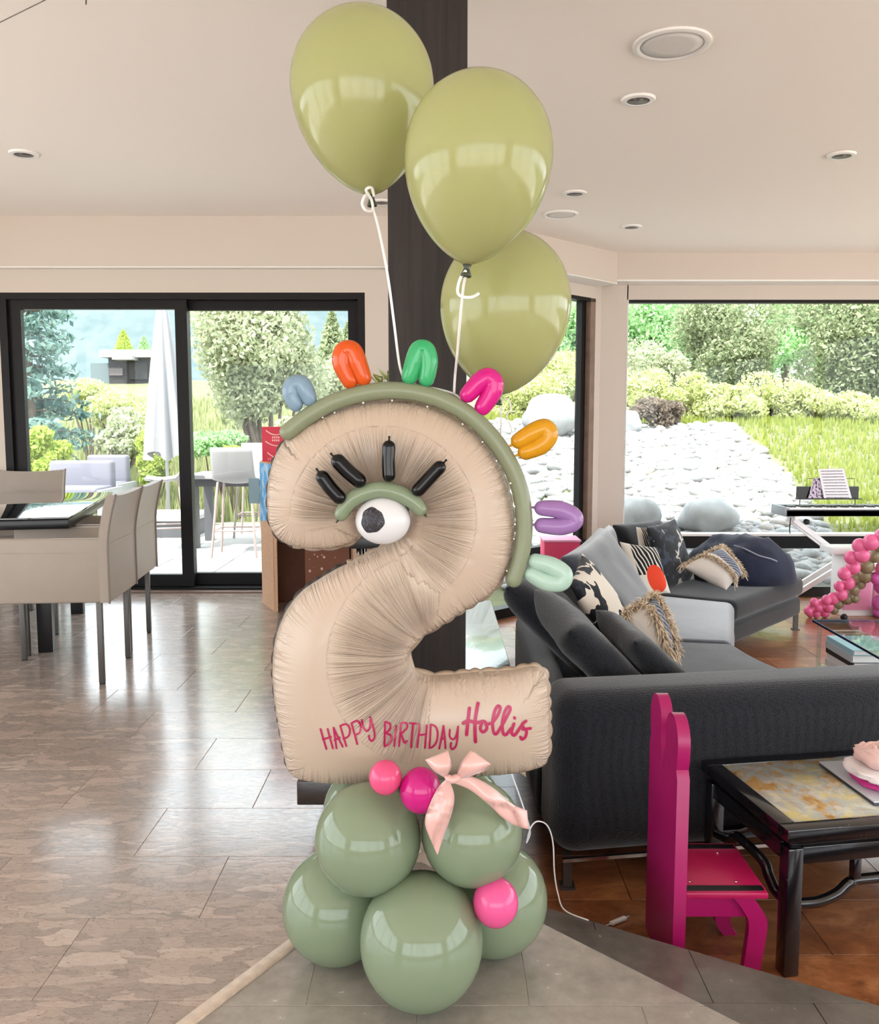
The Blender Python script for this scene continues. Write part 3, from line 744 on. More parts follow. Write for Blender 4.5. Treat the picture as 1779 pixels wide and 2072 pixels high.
letter('script_s', [[(1590, 290), (1622, 245), (1646, 224)], [(1646, 224), (1617, 248), (1628, 276), (1649, 302), (1640, 345), (1614, 364), (1604, 346)], [(1622, 288), (1680, 280)]], W2 * .85)

# ------------------------------------------------------------------ arch, loops, face
def ptube(name, pts, rpx, Y, mat, label, cat='balloon', group=None, parts=None, n=16, taper=None, dy=0):
    k = pxs(pts[0][0], pts[0][1], Y)
    P = crom([at(x, y, Y) for x, y in pts], 8); rr = [rpx * k] * len(P)
    if taper: rr = [r * (taper + (1 - taper) * min(1, min(i, len(P) - 1 - i) / (len(P) * .22))) for i, r in enumerate(rr)]
    t = thing(name, label, cat, P[0], group=group)
    build('tube', MB().tube(P, rr, n), mat, t)
    return t, P, k
arch, P, k = ptube('arch_balloon', [(583, 874), (620, 845), (670, 816), (730, 797), (790, 790), (850, 796), (905, 814), (955, 844), (1000, 890), (1032, 940), (1052, 990), (1060, 1040), (1060, 1085), (1053, 1130), (1040, 1172)], 17.5, 1.935, M['sagearch'],
      'long sage green tube balloon arched over the cream number', n=20)
loops = [('light_blue', '8fabc0', [(598, 817), (589, 797), (593, 780), (608, 777), (619, 792), (626, 807)], 16.5),
         ('orange', 'ee5f1c', [(708, 770), (693, 737), (696, 712), (713, 711), (724, 737), (735, 764)], 18),
         ('green', '46c07c', [(829, 762), (838, 735), (848, 709), (862, 710), (867, 736), (863, 766)], 17.5),
         ('magenta', 'e81f92', [(947, 798), (968, 776), (986, 764), (999, 775), (994, 797), (977, 824)], 18),
         ('amber_yellow', 'e8a41a', [(1050, 892), (1078, 876), (1102, 867), (1110, 881), (1094, 901), (1064, 914)], 17.5),
         ('lavender', 'ab80bd', [(1097, 1028), (1130, 1031), (1158, 1043), (1160, 1057), (1133, 1065), (1097, 1063)], 16.5),
         ('pale_mint', 'bfdccb', [(1084, 1136), (1115, 1145), (1140, 1162), (1134, 1178), (1105, 1177), (1076, 1162)], 17)]
places = ['at the left end of the arch', 'in front of the sliding door frame', 'in front of the dark post', 'against the lowest olive balloon', 'in front of the white stones', 'beside the angled window frame', 'at the lower end of the arch by the cushions']
places[0] = 'at the end of the arch above the red box'
for (nm, c, pts, r), pl_ in zip(loops, places):
    t, P, k = ptube('loop_balloon', pts, r * 1.13, 1.935, latex(nm + '_latex', c, .14, .3), '%s looped balloon %s' % (nm.replace('_', ' '), pl_), group='coloured loops along the arch', taper=.84)
    for e, dd in ((P[0], P[0] - P[1]), (P[-1], P[-1] - P[-2])):
        dd = dd.normalized(); q = e + dd * r * .92 * k
        build('knot', MB().tube([q - dd * .002, q + dd * .006], [.004, .0022], 8), bpy.data.objects[t.children[0].name].data.materials[0], t)
# beads of glue along the arch
dotm = plain('clear_glue_dot', hx('f3efe6'), .2)
for x, y in ((654, 845), (678, 835), (735, 815), (795, 811), (865, 823), (936, 858), (976, 894), (1004, 932), (1033, 978), (1041, 1025), (1042, 1061), (1039, 1089), (1025, 1153)):
    p = onfoil(x, y, .002); build('glue_dot', MB().lathe([(.0003, -.0022), (.0016, -.0014), (.0022, 0), (.0016, .0014), (.0003, .0022)], V((p.x, min(p.y, 1.93), p.z)), n=8), dotm, arch)
YE = 1.865
lid, P, k = ptube('eyelid_balloon', [(691, 1040), (707, 1016), (736, 998), (771, 991), (806, 998), (835, 1014), (850, 1030)], 17, YE, M['sage'], 'curved sage green eyelid balloon over the white eye', taper=.85)
for q, dd in ((P[0], P[0] - P[1]), (P[-1], P[-1] - P[-2])):
    dd.normalize(); e = q + dd * 14 * k; build('knot', MB().tube([e, e + dd * .006], [.004, .002], 8), M['knotdark'], lid)
for a, b, r, lb in (((653, 966), (686, 1006), 13, 'short black lash balloon at the outer corner of the eyelid'), ((685, 934), (726, 972), 14, 'black lash balloon second from the outer corner of the eyelid'),
                    ((787, 904), (787, 962), 12, 'upright black lash balloon at the top of the eyelid'), ((889, 946), (847, 991), 12.5, 'black lash balloon slanting away at the inner end of the eyelid')):
    t, P, k = ptube('lash_balloon', [a, ((a[0] + b[0]) / 2 - 1, (a[1] + b[1]) / 2 + 1), b], r * 1.12, YE - .012, M['blackb'], lb, group='black lashes on the eyelid', n=20)
    dd = (P[0] - P[1]).normalized(); e = P[0] + dd * r * 1.07 * k
    build('knot', MB().tube([e, e + dd * .005, e + dd * .0065], [.0025, .0018, .003], 8), M['blackb'], t)
ec = at(775, 1053, YE + .01); ek = pxs(775, 1053, YE)
eye = thing('eye_balloon', 'round white eye balloon with a scribbled black pupil', 'balloon', ec)
def ball_mb(c, rx, ry, rz, n=48, taper=0):
    prof = [(max(sin(k / 24 * pi), .003), -cos(k / 24 * pi)) for k in range(25)]
    m = MB(); M3 = Matrix.Diagonal((rx, ry, rz))
    if taper: prof = [(r * (1 - taper * (1 - z) * .5 * (1 if z < 0 else .0) * (-z if z < 0 else 0)), z * (1.04 if z < 0 else 1)) for r, z in prof]
    return m.lathe(prof, c, M3, n)
build('globe', ball_mb(ec, 56 * ek, 44 * ek, 49 * ek), M['eyewhite'], eye)
def scribble():
    q = NT('scribbled_black_marker'); q.set(.5)
    co = q.coord('Object', (1, 1, 1)); n = q.noise(co, 55, 3, .5, 2.5)
    q.col(q.ramp(n, [(.44, hx('17131a')), (.495, hx('3a3440')), (.5, hx('8d8790')), (.51, hx('2a2530')), (.6, hx('15111a'))])); return q.m
pm = MB(); pc = (754, 1053)
ebv = BVHTree.FromPolygons(*(lambda b: (b.v, b.f))(ball_mb(ec, 56 * ek, 44 * ek, 49 * ek)))
rings = [(0, 0)]; vsx = []
for j in range(0, 7):
    for i in range(28):
        a = 2 * pi * i / 28; rr = j / 6; wob = 1 + (.05 * sin(3 * a + 1) + .03 * sin(7 * a)) * rr
        x = pc[0] + 23.5 * rr * wob * cos(a); y = pc[1] + 26 * rr * wob * sin(a)
        r_ = ray(x, y).normalized(); hit = ebv.ray_cast(V((0, 0, CAMH)), r_)[0]; vsx.append((hit if hit else at(x, y, YE - .03)) - r_ * .0012)
pm.add(vsx, [(j * 28 + i, j * 28 + (i + 1) % 28, (j + 1) * 28 + (i + 1) % 28, (j + 1) * 28 + i) for j in range(6) for i in range(28)])
build('pupil', pm, scribble(), eye)

# ------------------------------------------------------------------ base balloons
BASE = []
def latexball(name, px, py, Y, rx, ry, rz, mat, label, group=None, z=None, knot=None):
    c = at(px, py, Y)
    if z is not None: c.z = z
    t = thing(name, label, 'balloon', c - V((0, 0, rz)), group=group)
    mb = ball_mb(c, rx, ry, rz, 48)
    build('body', mb, mat, t); BASE.append(BVHTree.FromPolygons(mb.v, mb.f))
    kd = V(knot) if knot else V((0, 1, 0)); kd.normalize()
    q = c + V((kd.x * rx, kd.y * ry, kd.z * rz))
    build('knot', MB().tube([q - kd * .004, q + kd * .008, q + kd * .012], [.008, .004, .006], 10), mat, t)
    return t, c
gb = 'sage green balloons of the base'
latexball('base_balloon', 853, 1905, 1.745, .129, .13, .140, M['sage'], 'big round sage balloon at the front foot of the stand', gb, z=.1405)
latexball('base_balloon', 683, 1836, 1.90, .124, .124, .128, M['sage'], 'sage balloon on the floor next to the pale floor strip', gb, z=.1285)
latexball('base_balloon', 998, 1815, 1.93, .125, .125, .128, M['sage'], 'sage balloon on the floor tiles near the step', gb, z=.1285)
latexball('base_balloon', 745, 1697, 1.80, .113, .113, .117, M['sage'], 'upper sage balloon below the rose ball', gb)
latexball('base_balloon', 955, 1684, 1.80, .108, .11, .112, M['sage'], 'upper sage balloon under the satin bow tails', gb)
latexball('base_balloon', 736, 1638, 2.03, .096, .096, .099, M['sage'], 'sage balloon tucked behind at the bench side of the stand', gb)
latexball('base_balloon', 936, 1634, 2.03, .096, .096, .099, M['sage'], 'sage balloon tucked behind at the sofa side of the stand', gb)
latexball('small_balloon', 780, 1573, 1.735, .0335, .0335, .0355, M['pinkb'], 'small rose pink balloon under the lettering', 'small pink accent balloons')
latexball('small_balloon', 851, 1599, 1.735, .0425, .0425, .047, M['magb'], 'small magenta balloon touching the satin bow', 'small pink accent balloons')
latexball('small_balloon', 1003, 1826, 1.735, .047, .047, .0505, M['hotb'], 'small hot pink balloon low on the stand near the step', 'small pink accent balloons')
# ------------------------------------------------------------------ satin bow
def satin():
    q = NT('blush_satin'); q.set(.27, spec=.9, sheen=.3); q.b.inputs['Anisotropic'].default_value = .6; q.col(hx('d6a59c')); return q.m
M['satin'] = satin()
bc = lambda p: (740 + p[0] * .2024, 1500 + p[1] * .2024)
def cast(px, py, off, fall):
    r = ray(px, py).normalized(); best = None
    for b in BASE:
        hit = b.ray_cast(V((0, 0, CAMH)), r)
        if hit[0] is not None and (best is None or hit[3] < best[1]): best = (hit[0], hit[3])
    p = best[0] if best else at(px, py, fall)
    return p - r * off
bow = thing('satin_bow', 'blush pink satin ribbon bow with two hanging tails', 'bow', at(915, 1578, 1.69))
def ribgrid(name, E1, E2, Y1, Y2, bulge=0, nx=6, castoff=None, fold=0):
    A = crom([V((*bc(p), y)) for p, y in zip(E1, Y1)], 6); B = crom([V((*bc(p), y)) for p, y in zip(E2, Y2)], 6)
    m = MB(); n = len(A)
    for i in range(n):
        for j in range(nx + 1):
            t = j / nx; x = A[i].x + (B[i].x - A[i].x) * t; y = A[i].y + (B[i].y - A[i].y) * t; Y = A[i].z + (B[i].z - A[i].z) * t
            Y -= bulge * sin(pi * t) * sin(pi * i / (n - 1)) + fold * sin(t * 3 * pi) * (1 - i / (n - 1))
            if castoff is not None:
                p = cast(x, y, castoff, Y); Yc = p.y; Y = min(Yc, Y + .012) if Yc < Y + .05 else Y
            m.v.append(at(x, y, Y))
    m.f = [(i * (nx + 1) + j, i * (nx + 1) + j + 1, (i + 1) * (nx + 1) + j + 1, (i + 1) * (nx + 1) + j) for i in range(n - 1) for j in range(nx)]
    return build(name, m, M['satin'], bow, solid=.0012)
YB_ = 1.685
ribgrid('loop', [(800, 365), (690, 300), (595, 185)], [(815, 335), (856, 240), (822, 92)], [YB_, YB_ - .012, YB_ - .002], [YB_, YB_ - .016, YB_ - .004], .012, fold=.004)
ribgrid('loop', [(800, 362), (700, 285), (597, 187)], [(818, 340), (850, 235), (820, 95)], [YB_ + .006, YB_ + .03, YB_ + .001], [YB_ + .006, YB_ + .03, YB_ + .001], -.004)
ribgrid('loop', [(915, 330), (960, 210), (1055, 85)], [(930, 375), (1080, 335), (1250, 228)], [YB_, YB_ - .014, YB_ - .002], [YB_, YB_ - .012, YB_ - .002], .012, fold=.004)
ribgrid('loop', [(915, 335), (962, 215), (1057, 88)], [(930, 372), (1190, 300), (1248, 230)], [YB_ + .006, YB_ + .03, YB_ + .001], [YB_ + .006, YB_ + .03, YB_ + .001], -.004)
ribgrid('tail', [(815, 370), (715, 475), (622, 680), (595, 820), (640, 960), (715, 1130)], [(850, 420), (885, 530), (878, 650), (835, 800), (775, 960), (722, 1132)], [YB_, 1.69, 1.69, 1.685, 1.68, 1.675], [YB_, 1.69, 1.685, 1.68, 1.68, 1.675], .006, castoff=.004)
ribgrid('tail', [(905, 375), (1050, 350), (1250, 450), (1420, 590), (1510, 650), (1612, 690)], [(890, 420), (1050, 490), (1240, 640), (1370, 765), (1490, 840), (1632, 882)], [YB_, 1.70, 1.71, 1.72, 1.73, 1.74], [YB_, 1.695, 1.69, 1.70, 1.715, 1.73], .006, castoff=.004)
kp = [at(*bc((818, 360)), YB_ - .006), at(*bc((865, 385)), YB_ - .012), at(*bc((920, 360)), YB_ - .006)]
build('knot', MB().tube(crom(kp, 4), [.0062, .0075, .008, .0075, .0075, .008, .0085, .008, .007], 12), M['satin'], bow)
# ================================================================== LIVING ROOM
def weave(name, c1, c2, scale=260, rough=.85, sheen=.25, strength=.7):
    q = NT(name); q.set(rough, sheen=sheen, spec=.2)
    co = q.coord('World', (1, 1, 1)); n = q.noise(co, 9, 3)
    v = q.node('ShaderNodeTexVoronoi'); v.inputs['Scale'].default_value = scale; v.inputs['Randomness'].default_value = .55; q.link(co, v.inputs['Vector'])
    q.col(q.mix(q.ramp(v.outputs[0], [(.15, (0,) * 3), (.6, (1,) * 3)]), c2, c1)); q.bump(v.outputs[0], strength, .003); return q.m
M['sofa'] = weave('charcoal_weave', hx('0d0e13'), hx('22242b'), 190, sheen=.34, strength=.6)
M['sofalit'] = weave('window_lit_weave', hx('2e333b'), hx('474d56'), 340, sheen=.8, strength=.25)  # sofa weave copy, paler with the window light put into its colour
def softprism(name, poly, z0, z1, mat, parent, bev=.05, wob=.006, seg=4):
    m = MB().prism([(p[0], p[1]) for p in poly], z0, z1)
    o = build(name, m, mat, parent, bevel=bev, seg=seg)
    bm = bmesh.new(); bm.from_mesh(o.data)
    bmesh.ops.triangulate(bm, faces=[f for f in bm.faces if len(f.verts) > 4])
    for _ in range(2):
        bmesh.ops.subdivide_edges(bm, edges=[e for e in bm.edges if e.calc_length() > .09], cuts=1, use_grid_fill=True)
        bmesh.ops.triangulate(bm, faces=[f for f in bm.faces if len(f.verts) > 4])
    bm.normal_update()
    org = ORG[o.name]
    for v in bm.verts: v.co += v.normal * (noise.noise((v.co + org) * 6.0) * wob + noise.noise((v.co + org) * 2.2) * wob)
    bm.to_mesh(o.data); bm.free(); o.data.polygons.foreach_set('use_smooth', [True] * len(o.data.polygons)); o.data.update()
    return o
O = V((.387, 2.785)); ax = V((.989, .149)); an_ = V((-.149, .989))
zs = .07
I1, I2, I3 = [V(fl(x, y, zs)[:2]) for x, y in ((1487, 1301), (1487, 1218), (1630, 1166))]
sofa = thing('sectional_sofa', 'large charcoal woven sectional sofa curving round the window bay', 'sofa', (1.2, 4.6, ZS))
L = lambda a, b: O + ax * a + an_ * b
arm = [L(0, 0), L(1.36, 0), L(1.36, .27), L(0, .27)]
softprism('arm', arm, -.225, .335, M['sofa'], sofa, .085, .004, 6)
softprism('seat_cushion', [L(.16, .27), L(1.30, .27), V((1.64, 3.9)), I1, V((.58, 4.78))], -.08, zs, M['sofa'], sofa, .05, .007)
softprism('seat_cushion', [V((.58, 4.79)), I1 + V((0, .012)), I2, V((1.12, 6.02))], -.08, zs, M['sofalit'], sofa, .05, .007)
softprism('seat_cushion', [V((1.13, 6.03)), I2 + V((.008, .01)), I3, I3 + V((-.66, .66))], -.08, zs, M['sofa'], sofa, .05, .006)
softprism('base', [L(.02, .27), L(1.30, .27), I1 + V((-.03, 0)), V((.45, 4.78))], -.225, -.085, M['sofa'], sofa, .03, .003)
softprism('base', [V((.45, 4.79)), I1 + V((-.03, .012)), I2 + V((-.03, 0)), V((1.0, 6.1))], -.225, -.085, M['sofa'], sofa, .03, .003)
softprism('base', [V((1.0, 6.11)), I2 + V((-.02, .012)), I3 + V((-.02, -.0)), I3 + V((-.68, .68))], -.225, -.085, M['sofa'], sofa, .03, .003)
softprism('backrest', [L(0, .272), L(.16, .272), V((.58, 4.78)), V((.42, 4.80))], -.225, .17, M['sofa'], sofa, .05, .004)
softprism('backrest', [V((.42, 4.81)), V((.58, 4.79)), V((1.12, 6.03)), V((.96, 6.12))], -.225, .2, M['sofa'], sofa, .05, .004)
softprism('backrest', [V((.96, 6.13)), V((1.13, 6.04)), I3 + V((-.66, .67)), I3 + V((-.80, .81))], -.225, .15, M['sofa'], sofa, .05, .004)
for p in (I3 + V((-.06, .0)), I3 + V((-.62, .62)), I2 + V((-.08, .05)), I1 + V((-.08, -.05)), L(.05, .04), L(1.28, .05), V((.52, 4.7)), V((1.05, 6.1))):
    build('leg', MB().box((p.x, p.y, (ZS - .22) / 2), (.03, .03, -.22 - ZS)), M['leg'], sofa, smooth=False)
    build('foot', MB().box((p.x, p.y, ZS + .005), (.05, .05, .01)), M['leg'], sofa, smooth=False)
build('base_rail', MB().bar((*L(.02, -.004), -.222), (*L(1.34, -.004), -.222), .012, .012), M['chrome'], sofa, smooth=False)

def pillow(tl, tr, br, bl, t, n=18, full=4.0, pinch=.05, wr=.004, asym=0):
    m = MB(); c4 = [V(p) for p in (tl, tr, br, bl)]; nrm = (c4[1] - c4[0] + c4[2] - c4[3]).cross(c4[3] - c4[0] + c4[2] - c4[1]).normalized()
    cen = sum(c4, V()) / 4; uv = []; idx = {}
    for side in (0, 1):
        for j in range(n + 1):
            for i in range(n + 1):
                edge = i in (0, n) or j in (0, n)
                if side and edge: idx[(1, i, j)] = idx[(0, i, j)]; continue
                u_ = sin((i / n - .5) * pi) ; v_ = sin((j / n - .5) * pi)
                uu_ = (u_ + 1) / 2; vv_ = (v_ + 1) / 2
                p = (c4[0] * (1 - uu_) + c4[1] * uu_) * (1 - vv_) + (c4[3] * (1 - uu_) + c4[2] * uu_) * vv_
                f = (1 - abs(u_) ** full) * (1 - abs(v_) ** full)
                p = p + (cen - p) * pinch * ((1 - u_ * u_) * v_ * v_ + (1 - v_ * v_) * u_ * u_)
                hh = t / 2 * max(f, 0) ** .55 * (1 if side == 0 else 1 - asym)
                wv = wr * noise.noise(p * 14) * min(1, f * 3) + wr * 1.5 * noise.noise(p * 5 + V((3, 1, side * 9))) * min(1, f * 3)
                p = p + nrm * (-(hh + wv) if side == 0 else hh + wv)
                idx[(side, i, j)] = len(m.v); m.v.append(p); uv.append((uu_, 1 - vv_))
    if nrm.y < 0: pass
    for side in (0, 1):
        for j in range(n):
            for i in range(n):
                q = (idx[(side, i, j)], idx[(side, i + 1, j)], idx[(side, i + 1, j + 1)], idx[(side, i, j + 1)])
                m.f.append(q if side == 0 else q[::-1])
    m.uv = uv; return m, cen, nrm
def cushion(name, c4, t, mat, label, cat='cushion', group=None, **k):
    m, cen, nrm = pillow(*c4, t, **k); zmin = min(p.z for p in m.v)
    return tag(build(name, m, mat, loc=(cen.x, cen.y, zmin)), label, cat, group)
gc = 'loose charcoal back cushions'
cushion('back_cushion', [V((.40, 3.66, .52)), V((.47, 3.12, .47)), V((.84, 3.14, .09)), V((.80, 3.66, .09))], .15, M['sofa'], 'big ribbed charcoal cushion slumped against the sofa arm', group=gc, full=8, wr=.006)
cushion('back_cushion', [V((.645, 3.58, .45)), V((.715, 3.16, .42)), V((1.06, 3.18, .085)), V((1.01, 3.58, .085))], .12, M['sofa'], 'charcoal cushion wedged between the slumped cushion and the fringed pillow', group=gc, full=7, wr=.005)
cushion('back_cushion', [V((.37, 4.36, .55)), V((.29, 3.80, .50)), V((.71, 3.80, .09)), V((.81, 4.36, .09))], .16, M['sofa'], 'charcoal back cushion leaning out over the bench behind the others', group=gc, full=8)
cushion('back_cushion', [at(1212, 1068, 5.45), at(1135, 1128, 4.55), V((.99, 4.5, .09)), V((1.30, 5.35, .09))], .17, M['sofalit'], 'back cushion in window-lit slate grey behind the leaf print pillow', group='window-lit slate grey back cushions', full=8, wr=.006)
cushion('back_cushion', [at(1232, 1062, 6.2), at(1207, 1082, 5.62), V((1.10, 5.57, .085)), V((1.27, 6.10, .085))], .11, M['sofalit'], 'back cushion in window-lit slate grey behind the striped pillow', group='window-lit slate grey back cushions', full=8)
cushion('back_cushion', [at(1240, 1062, 6.36), at(1332, 1050, 7.0), V((1.86, 6.80, .085)), V((1.40, 6.24, .085))], .12, M['sofa'], 'ribbed charcoal cushion along the back of the bay', group=gc, full=8)
cushion('back_cushion', [at(1062, 1190, 4.66), at(1128, 1160, 5.0), V((.86, 4.86, .10)), V((.75, 4.48, .10))], .10, M['sofa'], 'low charcoal cushion under the pale mint loop', group=gc, full=8)
def uvmat(name, fn, rough=.85):
    q = NT(name); q.set(rough, sheen=.2, spec=.2); tc = q.node('ShaderNodeTexCoord'); q.col(fn(q, tc.outputs['UV'])); return q.m
def leafprint(q, uv, seed=0, cream=hx('d9cfc0'), thr=.5, ink2=hx('23272f')):
    mp = q.node('ShaderNodeMapping'); mp.inputs['Location'].default_value = (seed, seed * .7, 0); q.link(uv, mp.inputs[0])
    nz_ = q.node('ShaderNodeTexNoise'); nz_.inputs['Scale'].default_value = 4; q.link(mp.outputs[0], nz_.inputs['Vector'])
    wv = q.node('ShaderNodeVectorMath', operation='MULTIPLY_ADD'); q.link(nz_.outputs['Color'], wv.inputs[0]); wv.inputs[1].default_value = (.5, .5, 0); q.link(mp.outputs[0], wv.inputs[2])
    v = q.node('ShaderNodeTexVoronoi', feature='SMOOTH_F1'); v.inputs['Scale'].default_value = 4.4; v.inputs['Smoothness'].default_value = .15; q.link(wv.outputs[0], v.inputs['Vector'])
    n2 = q.noise(mp.outputs[0], 7, 1)
    inkc = q.ramp(n2, [(.45, hx('0f1116')), (.55, ink2)], 'CONSTANT')
    return q.mix(q.ramp(v.outputs[0], [(0, (0,) * 3), (thr, (1,) * 3)], 'CONSTANT'), inkc, cream)
M['leaf1'] = uvmat('black_cream_leaf_print', lambda q, uv: leafprint(q, uv, 3.1, thr=.52)); M['leaf2'] = uvmat('dark_navy_leaf_print', lambda q, uv: leafprint(q, uv, 8.3, hx('c9c2b8'), .74, hx('2e3442')))
def stripes(q, uv, dot=True):
    sp_ = q.node('ShaderNodeSeparateXYZ'); q.link(uv, sp_.inputs[0]); x, y = sp_.outputs[0], sp_.outputs[1]
    n = q.noise(uv, 3, 1); ph_ = q.math('ADD', q.math('MULTIPLY', q.math('ADD', x, q.math('MULTIPLY', y, .35)), 8.5), q.math('MULTIPLY', n, 1.2))
    fr = q.math('FRACT', ph_); c = q.mix(q.ramp(fr, [(0, (1,) * 3), (.34, (0,) * 3)], 'CONSTANT'), hx('16171b'), hx('d8d0c4'))
    edge = q.ramp(x, [(0, (1,) * 3), (.2, (0,) * 3)], 'CONSTANT'); c = q.mix(edge, c, hx('d8d0c4'))
    if dot:
        d2 = q.math('ADD', q.math('POWER', q.math('SUBTRACT', x, .68), 2), q.math('POWER', q.math('SUBTRACT', y, .28), 2))
        lo = q.ramp(q.math('MULTIPLY', d2, 4), [(0, (1,) * 3), (.30, (0,) * 3)], 'CONSTANT')
        low = q.math('LESS_THAN', y, .36); c = q.mix(low, c, hx('d8d0c4')); c = q.mix(lo, c, hx('dc4326'))
    return c
M['stripe'] = uvmat('striped_pillow_with_orange_dot', lambda q, uv: stripes(q, uv)); M['stripe2'] = uvmat('black_cream_stripe', lambda q, uv: stripes(q, uv, False))
gp_ = 'patterned throw pillows'
cushion('throw_pillow', [at(1178, 1119, 4.42), at(1284, 1258, 4.25), at(1262, 1352, 3.98), at(1152, 1182, 4.08)], .11, M['leaf1'], 'cream throw pillow with a bold black leaf print', 'pillow', gp_, full=3)
cushion('throw_pillow', [at(1287, 1066, 6.24), at(1322, 1064, 6.32), at(1342, 1184, 6.10), at(1306, 1186, 6.02)], .05, M['stripe2'], 'striped pillow peeking out behind the one with the orange dot', 'pillow', gp_, full=3)
cushion('throw_pillow', [at(1308, 1066, 6.08), at(1366, 1049, 6.5), at(1406, 1172, 6.38), at(1340, 1200, 5.86)], .11, M['leaf2'], 'dark navy throw pillow with a faint leaf print', 'pillow', gp_, full=3)
cushion('throw_pillow', [at(1254, 1096, 5.78), at(1330, 1108, 5.78), at(1357, 1200, 5.63), at(1286, 1212, 5.6)], .11, M['stripe'], 'black and cream striped throw pillow with a round orange patch', 'pillow', gp_, full=3)
M['linen'] = plain('natural_linen', hx('cfc5bb'), .9, nz=.05, bump=.3, bscale=300); M['fringe'] = plain('tan_fringe_yarn', hx('dcc7ac'), .9, nz=.2, nscale=60)
def bandmat(q, uv):
    sp_ = q.node('ShaderNodeSeparateXYZ'); q.link(uv, sp_.inputs[0]); x = sp_.outputs[0]
    w_ = q.node('ShaderNodeTexWave', bands_direction='DIAGONAL'); w_.inputs['Scale'].default_value = 6; w_.inputs['Distortion'].default_value = 2; q.link(uv, w_.inputs['Vector'])
    pat = q.ramp(w_.outputs[0], [(0, hx('3b4150')), (.5, hx('8b8f9a'))], 'CONSTANT')
    return q.mix(q.ramp(x, [(0, (0,) * 3), (.58, (1,) * 3), (.86, (0,) * 3)], 'CONSTANT'), hx('cfc5bb'), pat)
M['linenband'] = uvmat('linen_with_blue_band', bandmat)
def fringed(c4, t, label, lines, ln=.045):
    m, cen, nrm = pillow(*c4, t, full=3); zmin = min(p.z for p in m.v)
    th = thing('fringed_pillow', label, 'pillow', (cen.x, cen.y, zmin), group='fringed linen pillows')
    o = build('cover', m, M['linenband'], th)
    bv = BVHTree.FromPolygons(m.v, m.f); fm = MB(); rr = random.Random(5)
    c4 = [V(p) for p in c4]
    def P(u_, v_, out=1):
        p = (c4[0] * (1 - u_) + c4[1] * u_) * (1 - v_) + (c4[3] * (1 - u_) + c4[2] * u_) * v_
        h_ = bv.ray_cast(p - nrm * .5 * out, nrm * out); return h_[0] if h_[0] else p
    for (u0, v0, u1, v1, cnt) in lines:
        for k in range(int(cnt * 2.6)):
            t_ = (k + rr.random()) / (cnt * 2.6); p = P(u0 + (u1 - u0) * t_ + rr.uniform(-.012, .012), v0 + (v1 - v0) * t_)
            d_ = (p - cen).normalized() * .55 - nrm * rr.uniform(.3, 1) + V((rr.uniform(-.7, .7), rr.uniform(-.7, .7), rr.uniform(-.9, .35)))
            d_.normalize(); l_ = ln * rr.uniform(.6, 1.25); sd = d_.cross(V((rr.uniform(-1, 1), rr.uniform(-1, 1), 1))).normalized() * .0032
            q1 = p + d_ * l_ * .55; q2 = p + d_ * l_ + V((0, 0, -l_ * .35))
            fm.add([p - sd, p + sd, q1 + sd, q1 - sd, q2 + sd * .4, q2 - sd * .4], [(0, 1, 2, 3), (3, 2, 4, 5)])
    fo = build('fringe', fm, M['fringe'], th); fo['kind'] = 'stuff'
    return th
fringed([at(1264, 1246, 3.85), at(1324, 1204, 3.95), at(1364, 1322, 3.84), at(1312, 1374, 3.74)], .17, 'upright linen pillow with thick tan fringe beside the leaf print pillow',
        [(0, 0, 0, 1, 110), (.0, 0, 1, 0, 130), (.45, .02, .5, .98, 230), (1, 0, 1, 1, 110), (.92, 0, .94, 1, 120)])
fringed([at(1380, 1146, 6.0), at(1462, 1106, 6.2), at(1504, 1162, 6.05), at(1470, 1194, 5.9)], .14, 'linen pillow with tan fringe lying beside the navy blanket',
        [(.0, .0, 1, 0, 170), (.42, 0, .46, 1, 170), (1, 0, 1, 1, 140), (.95, 0, .97, 1, 100)], .04)
# navy blanket
bl = MB(); nU, nV = 40, 24
xd = V((*(I3 - I2), 0)); LC = xd.length; xd.normalize(); yd = V((-xd.y, xd.x, 0))
hw = .28 * LC; bc0 = V((*I2, zs + .001)) + xd * (LC * .715) + yd * .35
for j in range(nV + 1):
    for i in range(nU + 1):
        u_ = i / nU * 2 - 1; v_ = j / nV * 2 - 1
        hz_ = .30 * max(0, 1 - abs(u_) ** 2.6) ** .6 * max(0, 1 - abs(v_) ** 3) ** .5 * (1 - .42 * max(0, u_))
        p = bc0 + xd * u_ * sqrt(1 - v_ * v_ / 2) * hw * 1.05 + yd * v_ * sqrt(1 - u_ * u_ / 2) * .40 + V((0, 0, hz_))
        p += V((0, 0, 1)) * (noise.noise(p * 7) * .03 + abs(noise.noise(V((u_ * 1.5, v_ * 7, 2)))) * .035) * min(1, hz_ * 8)
        bl.v.append(p)
bl.f = [(j * (nU + 1) + i, j * (nU + 1) + i + 1, (j + 1) * (nU + 1) + i + 1, (j + 1) * (nU + 1) + i) for j in range(nV) for i in range(nU)]
rim = [i for i in range(nU + 1)] + [j * (nU + 1) + nU for j in range(1, nV + 1)] + [nV * (nU + 1) + i for i in range(nU - 1, -1, -1)] + [j * (nU + 1) for j in range(nV - 1, 0, -1)]
bl.f.append(tuple(rim[::-1]))          # underside on the seat
blk = thing('throw_blanket', 'navy blue blanket heaped on the far end of the sofa', 'blanket', bc0)
build('cloth', bl, plain('navy_plush', hx('0c1630'), .85, sheen=.12, nz=.3, nscale=20, bump=.3, bscale=90), blk)
bt = BVHTree.FromPolygons(bl.v, bl.f); pts = []
